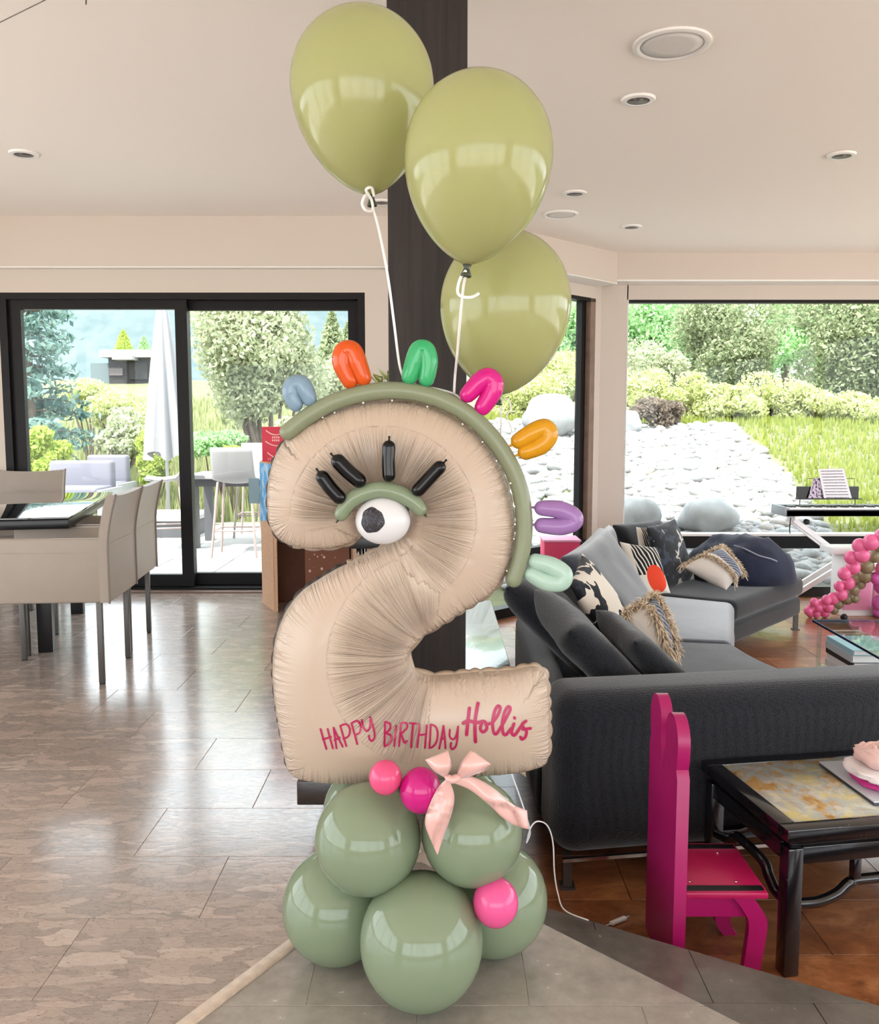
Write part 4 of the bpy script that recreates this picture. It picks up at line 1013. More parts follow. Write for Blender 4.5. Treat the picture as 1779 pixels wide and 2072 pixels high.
for x, y in ((1486, 1104), (1510, 1112), (1535, 1124), (1560, 1131), (1572, 1136)):
    r_ = ray(x, y).normalized(); h_ = bt.ray_cast(V((0, 0, CAMH)), r_)[0]; pts.append((h_ if h_ else at(x, y, 6.4)) - r_ * .004)
build('piping', MB().tube(crom(pts, 4), .006, 6), plain('grey_hem', hx('8a8d97'), .8), blk)

# pink box behind the sofa
p0 = at(1102, 1096, 6.36)
pkb = thing('storage_box', 'tall pink cardboard box standing behind the sofa by the window', 'box', (p0.x + .13, 6.49, ZS))
build('carton', MB().box((p0.x + .13, 6.49, (ZS + p0.z) / 2), (.26, .26, p0.z - ZS)), plain('pink_card', hx('e2416f'), .6), pkb, bevel=.004)
build('lid', MB().box((p0.x + .13, 6.49, p0.z + .004), (.275, .275, .016)), plain('pale_pink_card', hx('f0a7c8'), .6), pkb, bevel=.003)

# ------------------------------------------------------------------ glass coffee table and books
tg = thing('glass_table', 'clear glass coffee table in front of the sofa', 'table', (2.7, 4.9, ZS))
ztab = -.0
cT = fl(1645, 1254, ztab); eT = fl(1779, 1329, ztab); dv = (eT - cT).normalized(); rg = V((-dv.y, dv.x, 0))
if rg.x < 0: rg = -rg
Lg = 1.25; Wg = .95
poly = [cT, cT + dv * Lg, cT + dv * Lg + rg * Wg, cT + rg * Wg]
build('top', MB().prism([(p.x, p.y) for p in poly], ztab - .012, ztab), M['tableglass'], tg, smooth=False)
edge = plain('dark_blue_glass_edge', hx('1a2748'), .2)
for a, b in ((0, 1), (3, 0), (1, 2), (2, 3)): build('top_edge', MB().bar(poly[a] - V((0, 0, .006)), poly[b] - V((0, 0, .006)), .006, .014), edge, tg, smooth=False)
ins_ = [p + (sum(poly, V()) / 4 - p) * .06 for p in poly]
for p in ins_: build('leg', MB().box((p.x, p.y, (ZS + ztab) / 2 - .006), (.02, .02, ztab - ZS - .012)), M['tableglass'], tg, smooth=False)
sh = MB().prism([(p.x, p.y) for p in ins_], -.275, -.265); build('shelf', sh, M['tableglass'], tg, smooth=False)
bz = -.264; rb = random.Random(3)
for hgt, cc, lb, dx, rot in ((.042, 'd9d6d8', 'white book at the bottom of the stack under the glass table', 0, .02), (.035, 'e4e2e6', 'pale book second from the bottom of the stack', .004, .0), (.03, '26272b', 'black book in the middle of the stack', .0, .015),
                        (.042, 'b9bcc4', 'grey book second from the top of the stack', -.006, .0), (.03, '9fc4d2', 'light blue book on top of the stack', .0, .0)):
    bcx = V((2.53 + dx, 5.13, bz)); t = thing('book', lb, 'book', bcx, rot - .02, 'books stacked under the glass table')
    lm = plain('cover_' + cc, hx(cc), .4)
    for z_ in (.0015, hgt - .0015): build('cover', MB().box((0, 0, z_), (.3, .36, .003)), lm, t, smooth=False, local=True)
    build('spine', MB().box((-.1495, 0, hgt / 2), (.003, .36, hgt - .004)), lm, t, smooth=False, local=True)
    build('pages', MB().box((.003, 0, hgt / 2), (.288, .35, hgt - .0065)), M['paper'], t, smooth=False, local=True)
    bz += hgt + .0005
bcx = V((2.66, 4.80, -.264)); t = thing('book', 'single cream book lying apart from the stack under the glass table', 'book', bcx, .1)
for z_ in (.0015, .0485): build('cover', MB().box((0, 0, z_), (.22, .28, .003)), plain('cream_cover', hx('d9d4b8'), .5), t, smooth=False, local=True)
build('pages', MB().box((0, 0, .025), (.21, .27, .044)), M['paper'], t, smooth=False, local=True)

# ------------------------------------------------------------------ keyboard on its stand
kb = thing('electric_piano', 'black electric piano keyboard in front of the far window', 'keyboard', (3.3, 7.4, .4))
kl, kfz = at(1592, 1045, 7.22), at(1592, 1028, 7.22)
kx0 = kl.x; kx1 = kx0 + 1.32; kz = kl.z; ky0, ky1 = 7.22, 7.5
body = MB().prism([(kx0, ky0), (kx1, ky0), (kx1, ky1), (kx0, ky1)], kz, kz + .05); build('case', body, plain('piano_black', hx('23252a'), .35), kb, bevel=.004)
build('end_cheek', MB().box((kx0 - .012, (ky0 + ky1) / 2, kz + .04), (.024, ky1 - ky0, .08)), plain('silver_grey', hx('8c9096'), .4), kb, bevel=.004)
build('control_panel', MB().box(((kx0 + kx1) / 2, ky1 - .055, kz + .064), (kx1 - kx0, .11, .028)), plain('panel_black', hx('1a1c20'), .4), kb, bevel=.003)
nw = 40; kw_ = (kx1 - kx0 - .06) / nw
build('key_slip', MB().box(((kx0 + kx1) / 2, ky0 + .006, kz + .03), (kx1 - kx0, .012, .05)), plain('piano_black2', hx('2b2528'), .4), kb, smooth=False)
for i in range(nw):
    x = kx0 + .03 + (i + .5) * kw_
    build('white_key', MB().box((x, ky0 + .09, kz + .058), (kw_ - .0016, .145, .02)), M['white'], kb, smooth=False)
    if i % 7 in (0, 1, 3, 4, 5): build('black_key', MB().box((x + kw_ / 2, ky0 + .115, kz + .072), (kw_ * .55, .095, .014)), M['black'], kb, smooth=False)
st = thing('keyboard_stand', 'white folding X-frame stand under the keyboard', 'stand', (3.4, 7.35, ZS))
xa, xb = at(1600, 1050, 7.36).x, at(1850, 1050, 7.36).x
for yy in (7.29, 7.43):
    build('strut', MB().bar((xa, yy, kz - .036), (xb - .05, yy, ZS + .02), .03, .04), M['white'], st, smooth=False)
    build('strut', MB().bar((xb, yy + .035, kz - .036), (xa - .1, yy + .035, ZS + .02), .03, .04), M['white'], st, smooth=False)
for x_, z_ in ((xa, kz - .012), (xb, kz - .012), (xa - .1, ZS + .015), (xb - .05, ZS + .015)):
    build('crossbar', MB().box((x_, 7.37, z_), (.04, .3, .024)), M['white'], st, smooth=False)
build('clamp_knob', MB().cyl((xa + .1, 7.26, kz - .05), (xa + .1, 7.29, kz - .05), .022), M['rubber'], st)
mr = thing('music_rest', 'black wire music rest standing on the keyboard', 'music rest', (kx0 + .3, 7.44, kz + .08))
m0, m1 = at(1612, 1008, 7.44), at(1738, 1008, 7.44); mt = at(1612, 984, 7.46)
build('plate', MB().box(((m0.x + m1.x) / 2, 7.45, (m0.z + mt.z) / 2), (m1.x - m0.x, .008, mt.z - m0.z)), M['black'], mr, smooth=False)
build('ledge', MB().box(((m0.x + m1.x) / 2, 7.425, m0.z - .0045), (m1.x - m0.x + .02, .05, .008)), M['black'], mr, smooth=False)
w0, w1_ = at(1632, 968, 7.47), at(1728, 968, 7.47)
build('wire', MB().tube([(w0.x, 7.456, mt.z - .02), (w0.x, 7.456, w0.z), (w1_.x, 7.456, w0.z), (w1_.x, 7.456, mt.z - .02)], .003, 6), M['black'], mr)
for x_ in (m0.x + .03, m1.x - .03): build('foot', MB().tube([(x_, 7.44, m0.z), (x_, 7.44, kz + .082)], .004, 6), M['black'], mr)
def music(q, uv):
    sp_ = q.node('ShaderNodeSeparateXYZ'); q.link(uv, sp_.inputs[0]); y = sp_.outputs[1]; x = sp_.outputs[0]
    fr = q.math('FRACT', q.math('MULTIPLY', y, 10)); n = q.noise(uv, 60, 2)
    line = q.math('MULTIPLY', q.math('LESS_THAN', fr, .38), q.math('GREATER_THAN', n, .45))
    mg = q.math('MULTIPLY', q.math('GREATER_THAN', x, .08), q.math('LESS_THAN', x, .92))
    return q.mix(q.math('MULTIPLY', line, mg), hx('e6e2e6'), hx('6c6a70'))
M['music'] = uvmat('printed_sheet_music', music)
def sheet(name, c4, mat, label):
    m = MB(); c4 = [V(p) for p in c4]; nn_ = (c4[1] - c4[0]).cross(c4[3] - c4[0]).normalized() * .004
    m.add(c4 + [p + nn_ for p in c4], [(3, 2, 1, 0), (4, 5, 6, 7), (0, 1, 5, 4), (1, 2, 6, 5), (2, 3, 7, 6), (3, 0, 4, 7)]); m.uv = [(0, 1), (1, 1), (1, 0), (0, 0)] * 2
    return tag(build(name, m, mat, loc=c4[3], smooth=False), label, 'sheet music')
sheet('sheet_music', [at(1656, 949, 7.438), at(1708, 948, 7.438), at(1724, 1008, 7.408), at(1668, 1008, 7.408)], M['music'], 'open page of printed sheet music on the music rest')
sheet('sheet_music', [at(1646, 968, 7.441), at(1662, 966, 7.441), at(1668, 1008, 7.424), at(1636, 1008, 7.424)], uvmat('illustrated_page', lambda q, uv: q.mix(q.ramp(q.noise(uv, 6, 3), [(.5, (0,) * 3), (.56, (1,) * 3)]), hx('cfc0cf'), hx('4b3f55'))), 'small illustrated page tucked behind the sheet music')
tag(build('power_cord', MB().tube(crom([at(1600, 1049, 7.235), at(1599, 1060, 7.235), at(1598, 1072, 7.24), at(1599, 1079, 7.235)], 5), .005, 6), M['black'], loc=at(1604, 1079, 7.3)), 'short dark cord hanging under the end of the keyboard', 'cord')
# toy cabinet behind the garland
tx0 = at(1692, 1150, 7.13).x; tc_ = thing('toy_cabinet', 'white toy cabinet with pink panels behind the balloon garland', 'cabinet', (tx0 + .25, 7.13, ZS))
zt = at(1692, 1106, 7.13).z
build('carcass', MB().box((tx0 + .25, 7.13, (ZS + zt - .05) / 2), (.48, .22, zt - ZS - .05)), M['white'], tc_, bevel=.005)
build('top', MB().box((tx0 + .22, 7.12, zt - .02), (.62, .26, .05)), M['white'], tc_, bevel=.006)
pkm = plain('soft_pink_panel', hx('e796b4'), .5)
for i in range(2): build('door', MB().box((tx0 + .13 + i * .24, 7.015, (ZS + zt) / 2 - .05), (.22, .014, zt - ZS - .2)), pkm, tc_, bevel=.004)
# balloon garland
gl = thing('balloon_garland', 'garland of small pink and khaki balloons rising from the wood floor', 'garland', fl(1640, 1245, ZS))
gm = {'p': latex('garland_pink', 'ff79ac', .2, .25), 'k': latex('garland_khaki', '9a8f6e', .2, .2), 'm': latex('garland_magenta', 'e86cc4', .2, .25)}
GB = [(1636, 1236, 9, 'p'), (1643, 1229, 9, 'p'), (1640, 1242, 8, 'p'), (1655, 1228, 10, 'p'), (1652, 1241, 9, 'p'), (1648, 1219, 9, 'p'), (1664, 1222, 10, 'p'), (1669, 1240, 10, 'p'), (1676, 1228, 11, 'p'), (1688, 1234, 9, 'k'), (1673, 1214, 10, 'p'), (1686, 1211, 12, 'p'),
      (1697, 1222, 10, 'k'), (1703, 1203, 12, 'p'), (1715, 1212, 11, 'k'), (1731, 1211, 9, 'k'), (1698, 1186, 10, 'p'), (1717, 1180, 13, 'p'), (1729, 1193, 11, 'k'), (1741, 1181, 11, 'k'), (1709, 1161, 13, 'p'), (1727, 1148, 14, 'p'), (1731, 1168, 12, 'k'), (1752, 1165, 14, 'k'),
      (1722, 1128, 13, 'p'), (1745, 1123, 15, 'p'), (1754, 1145, 15, 'k'), (1739, 1104, 14, 'p'), (1763, 1097, 16, 'p'), (1771, 1125, 13, 'k'), (1780, 1105, 12, 'k'), (1786, 1085, 16, 'p'), (1800, 1110, 15, 'k'), (1775, 1170, 13, 'm'), (1786, 1185, 17, 'm'), (1780, 1220, 15, 'm'), (1788, 1150, 15, 'p'), (1778, 1242, 12, 'm'), (1795, 1210, 16, 'm'), (1800, 1240, 16, 'm')]
for i, (x, y, r_, kk) in enumerate(GB):
    Y_ = 6.60 + .34 * (y - 1085) / 160 + (.05 if kk == 'k' else 0) + ((i * 7) % 5 - 2) * .012; c = at(x, y, Y_); rr = r_ * pxs(x, y, Y_)
    c.z = max(c.z, ZS + rr * 1.08)
    build('balloon', ball_mb(c, rr, rr, rr * 1.08, 20), gm[kk], gl)
tag(build('toy_ball', MB().lathe([(max(.028 * sin(k / 10 * pi), .001), -.028 * cos(k / 10 * pi)) for k in range(11)], fl(1708, 1256, ZS) + V((0, 0, .028)), n=16), M['rubber'], loc=fl(1708, 1256, ZS)), 'small black ball on the wood floor beside the garland', 'ball')
# ------------------------------------------------------------------ pink child's chair
pk = plain('magenta_paint', hx('a50f5c'), .35, nz=.05); pk2 = plain('raspberry_seat_paint', hx('b01650'), .3)
ch = thing('child_chair', 'magenta painted wooden child chair with a two-lobed back', 'chair', (.77, 2.43, ZS))
xb0, xb1 = .640, .674
yc = 2.44; prof = [(-.155, ZS), (-.155, .25), (-.146, .275), (-.146, .30), (-.162, .325)]
lob = []
def lobe(yc_, w_):
    o_ = []
    for k in range(19):
        a = pi - pi * k / 18; o_.append((yc_ + w_ * cos(a), .35 + .075 * sin(a)))
    return o_
sil = [(2.285, ZS), (2.285, .26), (2.298, .285), (2.290, .31)] + lobe(2.352, .066) + [(2.412, .31), (2.426, .285), (2.426, .25)] + [(2.44, .225)] + [(2.454, .25), (2.454, .285), (2.468, .31)] + lobe(2.528, .066) + [(2.590, .31), (2.582, .285), (2.595, .26), (2.595, ZS)]
def xprism(poly, x0, x1):
    m = MB(); n = len(poly); m.add([(x0, p[0], p[1]) for p in poly] + [(x1, p[0], p[1]) for p in poly], [tuple(range(n)), tuple(range(2 * n - 1, n - 1, -1))] + [(i, n + i, n + (i + 1) % n, (i + 1) % n) for i in range(n)])
    return m
def fixn(o):
    bm = bmesh.new(); bm.from_mesh(o.data); bmesh.ops.recalc_face_normals(bm, faces=bm.faces[:]); bm.to_mesh(o.data); bm.free(); return o
fixn(build('backrest', xprism(sil, xb0, xb1), pk, ch, sharp=True))
build('seat', MB().box((.787, 2.433, -.068), (.226, .29, .018)), pk2, ch, bevel=.004)
for yy in (2.313, 2.553): build('seat_stripe', MB().box((.785, yy, -.0585), (.215, .026, .003)), M['black'], ch, smooth=False)
for yy in (2.318, 2.548): build('side_rail', MB().box((.765, yy, -.108), (.19, .02, .06)), pk, ch, smooth=False)
for sx_, sy_ in ((.70, 2.35), (.83, 2.35), (.70, 2.515), (.83, 2.515)): build('screw', MB().cyl((sx_, sy_, -.06), (sx_, sy_, -.0575), .004, n=8), M['chrome'], ch)
legp = crom([V((.862, 0, -.078)), V((.885, 0, -.11)), V((.902, 0, -.15)), V((.896, 0, -.22)), V((.888, 0, -.28)), V((.893, 0, -.31)), V((.912, 0, ZS))], 4)
for yy in (2.306, 2.56):
    m = MB(); n = len(legp); fr_ = [(p.x, p.z) for p in legp]; bk_ = [(p.x - .055 + .012 * (i / n), p.z) for i, p in enumerate(legp)]
    pol = fr_ + bk_[::-1]; nn_ = len(pol)
    m.add([(p[0], yy - .012, p[1]) for p in pol] + [(p[0], yy + .012, p[1]) for p in pol], [tuple(range(nn_)), tuple(range(2 * nn_ - 1, nn_ - 1, -1))] + [(i, nn_ + i, nn_ + (i + 1) % nn_, (i + 1) % nn_) for i in range(nn_)])
    fixn(build('leg', m, pk, ch, sharp=True))
# ------------------------------------------------------------------ black lacquer low table
lg = fl(1592, 1968, ZS); ux = V((.986, .166, 0)); uy = V((-.166, .986, 0)); TW, TD, TZ = 1.0, .455, .10
def T(a, b, z): return V((lg.x, lg.y, 0)) + ux * a + uy * b + V((0, 0, z))
tb = thing('lacquer_table', 'low black lacquer table with a painted top beside the pink chair', 'table', T(.4, .2, ZS))
rotm = Matrix((ux, uy, V((0, 0, 1)))).transposed()
def tbox(nm, a0, a1, b0, b1, z0, z1, mat, bev=.003):
    return build(nm, MB().box(T((a0 + a1) / 2, (b0 + b1) / 2, (z0 + z1) / 2), (a1 - a0, b1 - b0, z1 - z0), M=rotm), mat, tb, bevel=bev)
def lacq():
    q = NT('worn_black_lacquer'); q.set(.18, coat=.5); n = q.noise(q.coord('Object'), 60, 4, .7); q.col(q.ramp(n, [(.66, hx('121013')), (.72, hx('6a4a35'))])); return q.m
LQ = lacq()
def painted():  # painted pattern, its colours paled by the window glare put into them
    q = NT('painted_panel_with_glare'); q.set(.22, coat=.3); co = q.coord('Object'); n = q.noise(co, 5, 5, .6, 1.2); n2 = q.noise(co, 16, 5, .65, .8)
    c = q.ramp(n, [(.32, hx('96683a')), (.42, hx('c9a263')), (.5, hx('b4bab6')), (.62, hx('dccb86')), (.75, hx('8fa0a3'))])
    q.col(q.mix(q.ramp(n2, [(.5, (0,) * 3), (.6, (.55,) * 3)]), c, hx('e0ddcd'))); return q.m
e = .035
tbox('top_frame', -e, TW + e, -e, .05 - e, TZ - .035, TZ, LQ); tbox('top_frame', -e, TW + e, TD + e - .05, TD + e, TZ - .035, TZ, LQ)
tbox('top_frame', -e, .05 - e, .05 - e, TD + e - .05, TZ - .035, TZ, LQ); tbox('top_frame', TW + e - .05, TW + e, .05 - e, TD + e - .05, TZ - .035, TZ, LQ)
tbox('painted_panel', .05 - e, TW + e - .05, .05 - e, TD + e - .05, TZ - .03, TZ - .003, painted(), 0)
tbox('waist', -.01, TW + .01, -.01, TD + .01, TZ - .06, TZ - .035, LQ)
for a_ in (0, TW):
    for b_ in (0, TD): tbox('leg', a_ - .024, a_ + .024, b_ - .024, b_ + .024, ZS, TZ - .06, LQ, .006)
for b_ in (0, TD): tbox('apron', .024, TW - .024, b_ - .018, b_ + .018, TZ - .11, TZ - .06, LQ)
for a_ in (0, TW): tbox('apron', a_ - .018, a_ + .018, .024, TD - .024, TZ - .11, TZ - .06, LQ)
def hump(pts): build('stretcher', MB().tube(crom(pts, 6), .016, 8, cap=False), LQ, tb)
for b_ in (0, TD): hump([T(.02, b_, -.135), T(.09, b_, -.135), T(.15, b_, -.115), T(.19, b_, -.085), T(.25, b_, -.08), T(.75, b_, -.08), T(.85, b_, -.115), T(.98, b_, -.135)])
for a_ in (0, TW): hump([T(a_, .02, -.135), T(a_, .07, -.135), T(a_, .11, -.11), T(a_, .15, -.08), T(a_, .3, -.08), T(a_, .34, -.11), T(a_, .44, -.135)])
for a_ in (.2,): tbox('strut', a_ - .012, a_ + .012, TD - .012, TD + .012, -.075, TZ - .11, LQ); tbox('strut', a_ - .012, a_ + .012, -.012, .012, -.075, TZ - .11, LQ)
# laptop
lp0 = fl(1657, 1541, TZ + .014); lp1 = fl(1790, 1638, TZ + .014); ld_ = (lp1 - lp0); ld_.z = 0; ll = .31; ld_.normalize(); lw_ = V((-ld_.y, ld_.x, 0)); 
if lw_.x < 0: lw_ = -lw_
lpt = thing('laptop', 'closed silver laptop on the painted table', 'laptop', V((lp0.x, lp0.y, TZ)))
Ml = Matrix((ld_, lw_, V((0, 0, 1)))).transposed(); lc_ = V((lp0.x, lp0.y, 0)) + ld_ * ll / 2 + lw_ * .11
build('base', MB().box(lc_ + V((0, 0, TZ + .005)), (ll, .22, .009), M=Ml), plain('laptop_grey', hx('4f535b'), .35, metal=.7), lpt, bevel=.003)
build('lid', MB().box(lc_ + V((0, 0, TZ + .0125)), (ll, .22, .005), M=Ml), plain('laptop_silver', hx('d8dbe2'), .3, metal=.4), lpt, bevel=.002)
# folded clothes
def blob(c, rx, ry, rz, seed, amp=.12, fr=4.0, n=40):
    m = MB(); c = V(c)
    for j in range(n // 2 + 1):
        for i in range(n):
            th_ = pi * j / (n // 2); p_ = 2 * pi * i / n; d_ = V((sin(th_) * cos(p_), sin(th_) * sin(p_), cos(th_)))
            k_ = 1 + amp * noise.noise(d_ * fr + V((seed, 0, 0))) + amp * .7 * abs(noise.noise(d_ * fr * 2.3 + V((0, seed, 0))))
            sq = lambda t: math.copysign(abs(t) ** .75, t)
            m.v.append(c + V((sq(d_.x) * rx * k_, sq(d_.y) * ry * k_, sq(d_.z) * rz * (1 + (k_ - 1) * 1.6))))
    m.f = [(j * n + i, (j + 1) * n + i, (j + 1) * n + (i + 1) % n, j * n + (i + 1) % n) for j in range(n // 2) for i in range(n)]
    return m
cp = fl(1803, 1562, TZ + .05); cz = TZ + .0152
for nm, cc, zz, rx, ry, rz, sd, lb in (('folded_shirt', 'd2388c', .012, .105, .09, .012, 3, 'magenta folded garment at the bottom of the pile on the laptop'), ('folded_shirt', 'f2e8e6', .042, .125, .105, .02, 9, 'cream white folded garment in the middle of the pile'), ('ruffled_dress', 'efc9c2', .082, .10, .09, .024, 14, 'blush pink ruffled garment on top of the pile')):
    c = V((cp.x, cp.y, cz + zz)); m = blob(c, rx, ry, rz, sd, (.12 if nm == 'folded_shirt' else .1), (3 if nm == 'folded_shirt' else 3.6))
    mt_ = plain(nm + cc, hx(cc), .85, nz=.05, bump=.3, bscale=120)
    g_o = tag(build(nm, m, mt_, loc=c - V((0, 0, rz))), lb, 'clothes', 'clothes piled on the laptop')
    if nm == 'ruffled_dress':
        for q_ in range(3):
            sp2 = []
            for k in range(46):
                a = k * .23 + q_ * 2.1; rr_ = (.088 - .0016 * k) * (1 + .12 * sin(a * 3.1 + q_)); sp2.append(c + V((rr_ * cos(a) * 1.05, rr_ * sin(a) * .9, .008 + .0005 * k + .007 * sin(a * 4 + q_))))
            build('fold', MB().tube(sp2, [.0135 - .00014 * k for k in range(46)], 8, flat=.75), mt_, g_o)
# white cable
wc = thing('charging_cable', 'thin white charging cable trailing from behind the stand to the step', 'cable', fl(1141, 1842, -.17))
build('cord', MB().tube(crom([at(1033, 1560, 2.42), at(1052, 1612, 2.42), at(1066, 1655, 2.42), at(1073, 1685, 2.44), at(1066, 1705, 2.45)], 8), .0022, 8), M['white'], wc)
build('cord', MB().tube(crom([at(1066, 1705, 2.45), at(1074, 1675, 2.46), at(1088, 1662, 2.47), at(1108, 1671, 2.48), at(1119, 1705, 2.49), at(1122, 1765, 2.47), at(1129, 1808, 2.44), fl(1143, 1842, -.165), fl(1190, 1862, -.168)], 8), .0022, 8), M['white'], wc)
pe = fl(1236, 1869, ZS + .008); pe2 = fl(1266, 1857, ZS + .008)
pg = thing('cable_plug', 'white cable plug lying on the wood floor at the step edge', 'plug', pe)
build('cord', MB().tube([pe + (pe - pe2) * .8, pe], .002, 6), M['white'], pg); build('housing', MB().bar(pe, pe2, .014, .01), M['white'], pg, bevel=.002); build('prong', MB().bar(pe2, pe2 + (pe2 - pe) * .25, .006, .003), M['chrome'], pg, smooth=False)
M['pipe'] = plain('leather_piping', hx('7d7165'), .5)
# ================================================================== DINING SIDE
def make_chair(label, loc, rz, grp='off-white leather dining chairs'):
    """faces -X in local space; origin at the centre of the seat on the floor"""
    t = thing('dining_chair', label, 'chair', loc, rz, grp)
    W_, D_ = .50, .56
    def lb_(nm, c, d_, mat, bev=.012, parent=t): return build(nm, MB().box(c, d_, 0), mat, parent, bevel=bev, seg=3, local=True)
    for sy in (-1, 1):
        sd = lb_('side_panel', (0, sy * (W_ / 2 - .018), .54), (D_, .036, .30), M['leather'], .010)
        build('stitch_seam', MB().box((0, sy * (W_ / 2 + .0005), .625), (D_ - .02, .002, .004)), M['leather'], sd, smooth=False, local=True)
    lb_('seat', (-.01, 0, .44), (D_ - .03, W_ - .074, .11), M['leather'], .02)
    m = MB(); nz, ny = 14, 12
    for s_ in (0, 1):
        for j in range(nz + 1):
            for i in range(ny + 1):
                z_ = .39 + .50 * j / nz; y_ = -W_ / 2 + W_ * i / ny; fl_ = max(0, (z_ - .66) / .23)
                x_ = D_ / 2 + .012 + .045 * fl_ ** 1.5 - .018 * (1 - (2 * i / ny - 1) ** 2) * min(1, fl_ * 1.3)
                top = .012 * fl_ * (1 - (2 * i / ny - 1) ** 2)
                m.v.append(V((x_ + (-.022 if s_ else .018), y_, z_ - top * 1.2)))
    n_ = (ny + 1); h_ = (nz + 1) * n_
    for j in range(nz):
        for i in range(ny):
            a = j * n_ + i; m.f.append((a, a + 1, a + n_ + 1, a + n_)); m.f.append((h_ + a, h_ + a + n_, h_ + a + n_ + 1, h_ + a + 1))
    for i in range(ny): m.f.append((i, h_ + i, h_ + i + 1, i + 1)); a = nz * n_ + i; m.f.append((a, a + 1, h_ + a + 1, h_ + a))
    for j in range(nz): a = j * n_; m.f.append((a, a + n_, h_ + a + n_, h_ + a)); b = j * n_ + ny; m.f.append((b, h_ + b, h_ + b + n_, b + n_))
    bk = fixn(build('backrest', m, M['leather'], t, local=True, sharp=True))
    build('stitch_seam', MB().box((D_ / 2 + .031, 0, .66), (.003, W_ - .01, .004)), M['leather'], bk, smooth=False, local=True)
    for i_ in (0, ny):
        build('piping', MB().tube([m.v[j * n_ + i_] + V((.002, 0, 0)) for j in range(nz + 1)], .0055, 6), M['pipe'], bk, local=True)
    for sx in (-1, 1):
        for sy in (-1, 1):
            lg_ = build('leg', MB().box((sx * (D_ / 2 - .02), sy * (W_ / 2 - .02), .2), (.026, .026, .385)), M['leg'], t, bevel=.003, local=True)
            build('foot_cap', MB().box((sx * (D_ / 2 - .02), sy * (W_ / 2 - .02), .004), (.022, .022, .008)), M['rubber'], lg_, smooth=False, local=True)
    return t
c1 = make_chair('off-white leather dining chair with its side panel towards the open floor', (-1.86, 4.235, 0), radians(5))
c2 = make_chair('off-white leather dining chair behind the first one along the table', (-1.93, 4.79, 0), radians(6))
c3 = make_chair('off-white leather dining chair at the far head of the table by the door', (-2.90, 5.90, 0), radians(92))
tzd = .755
dt = thing('dining_table', 'black glass-topped dining table with thick black legs', 'table', (-2.9, 5.0, 0))
q0, q1 = fl(140, 1046, tzd), fl(234, 992, tzd)
dy_ = (q1 - q0); Lt = min(dy_.length, 1.62); dy_.normalize(); dx_ = V((-dy_.y, dy_.x, 0))
if dx_.x > 0: dx_ = -dx_
Md = Matrix((dx_, dy_, V((0, 0, 1)))).transposed(); Wt = 1.15
def DT(a, b, z): return V((q0.x, q0.y, 0)) + dx_ * a + dy_ * b + V((0, 0, z))
bg_ = NT('black_glass'); bg_.set(.04, coat=1.0, coatr=.02, spec=.8, ior=1.6); bg_.col(hx('1c2226')); M['blackglass'] = bg_.m
build('glass_top', MB().box(DT(Wt / 2, Lt / 2, tzd - .006), (Wt, Lt, .012), M=Md), M['blackglass'], dt, bevel=.002)
build('frame', MB().box(DT(Wt / 2, Lt / 2, tzd - .036), (Wt - .01, Lt - .01, .046), M=Md), M['black'], dt, bevel=.003)
lgp = fl(36, 1305, 0)
for a_ in (.2, Wt - .2):
    for b_ in (.35, Lt - .3): build('leg', MB().box(DT(a_, b_, (tzd - .06) / 2), (.075, .075, tzd - .06), M=Md), M['black'], dt, bevel=.003)
# ------------------------------------------------------------------ cardboard boxes
def kraft():
    q = NT('kraft_cardboard'); q.set(.85, spec=.2); n = q.noise(q.coord('Object', (1, 1, 12)), 20, 3); q.col(q.ramp(n, [(.3, hx('c79f80')), (.7, hx('d8b294'))])); return q.m
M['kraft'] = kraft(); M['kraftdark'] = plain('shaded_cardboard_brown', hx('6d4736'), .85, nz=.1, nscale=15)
b0 = fl(557, 1237, 0); b1 = fl(527, 1226, 0); xE = at(716, 1180, 5.75).x; hb = at(557, 938, b0.y).z
cbx = thing('cardboard_box', 'tall open cardboard box with a dark doorway standing near the sliding door', 'box', b0)
th_ = .012
def slab(nm, a, b, z0, z1, mat, t=th_): return build(nm, MB().bar(V((a[0], a[1], (z0 + z1) / 2)), V((b[0], b[1], (z0 + z1) / 2)), t, z1 - z0), mat, cbx, smooth=False)
pA = V((b1.x, b1.y + .1)); pB = V((b0.x, b0.y)); pC = V((xE, b0.y + .02)); pD = V((xE, pA.y))
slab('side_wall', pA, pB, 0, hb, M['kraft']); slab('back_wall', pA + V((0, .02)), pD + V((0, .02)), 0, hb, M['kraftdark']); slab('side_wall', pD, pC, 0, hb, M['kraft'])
fx = at(617, 1150, b0.y).x
slab('front_post', pB + V((.001, -.002)), pB + V((.02, -.002)), 0, hb, M['kraft']); slab('lintel', pB, pC, at(600, 1075, b0.y).z, hb, M['kraft'])
def stars(q, uv):
    v = q.node('ShaderNodeTexVoronoi'); v.inputs['Scale'].default_value = 7; q.link(uv, v.inputs['Vector'])
    return q.mix(q.ramp(v.outputs[0], [(0, (1,) * 3), (.2, (0,) * 3)], 'CONSTANT'), hx('7a5040'), hx('cbb0a8'))
sm = MB(); pa_, pb_ = V((fx, b0.y + .01)), V((xE - .01, b0.y - .05)); zt_ = at(650, 1080, b0.y).z
sm.add([(pa_.x, pa_.y, 0), (pb_.x, pb_.y, 0), (pb_.x, pb_.y, zt_), (pa_.x, pa_.y, zt_), (pa_.x, pa_.y + .01, 0), (pb_.x, pb_.y + .01, 0), (pb_.x, pb_.y + .01, zt_), (pa_.x, pa_.y + .01, zt_)], [(0, 1, 2, 3), (7, 6, 5, 4), (0, 4, 5, 1), (1, 5, 6, 2), (2, 6, 7, 3), (3, 7, 4, 0)])
sm.uv = [(0, 0), (1, 0), (1, 1.6), (0, 1.6)] * 2
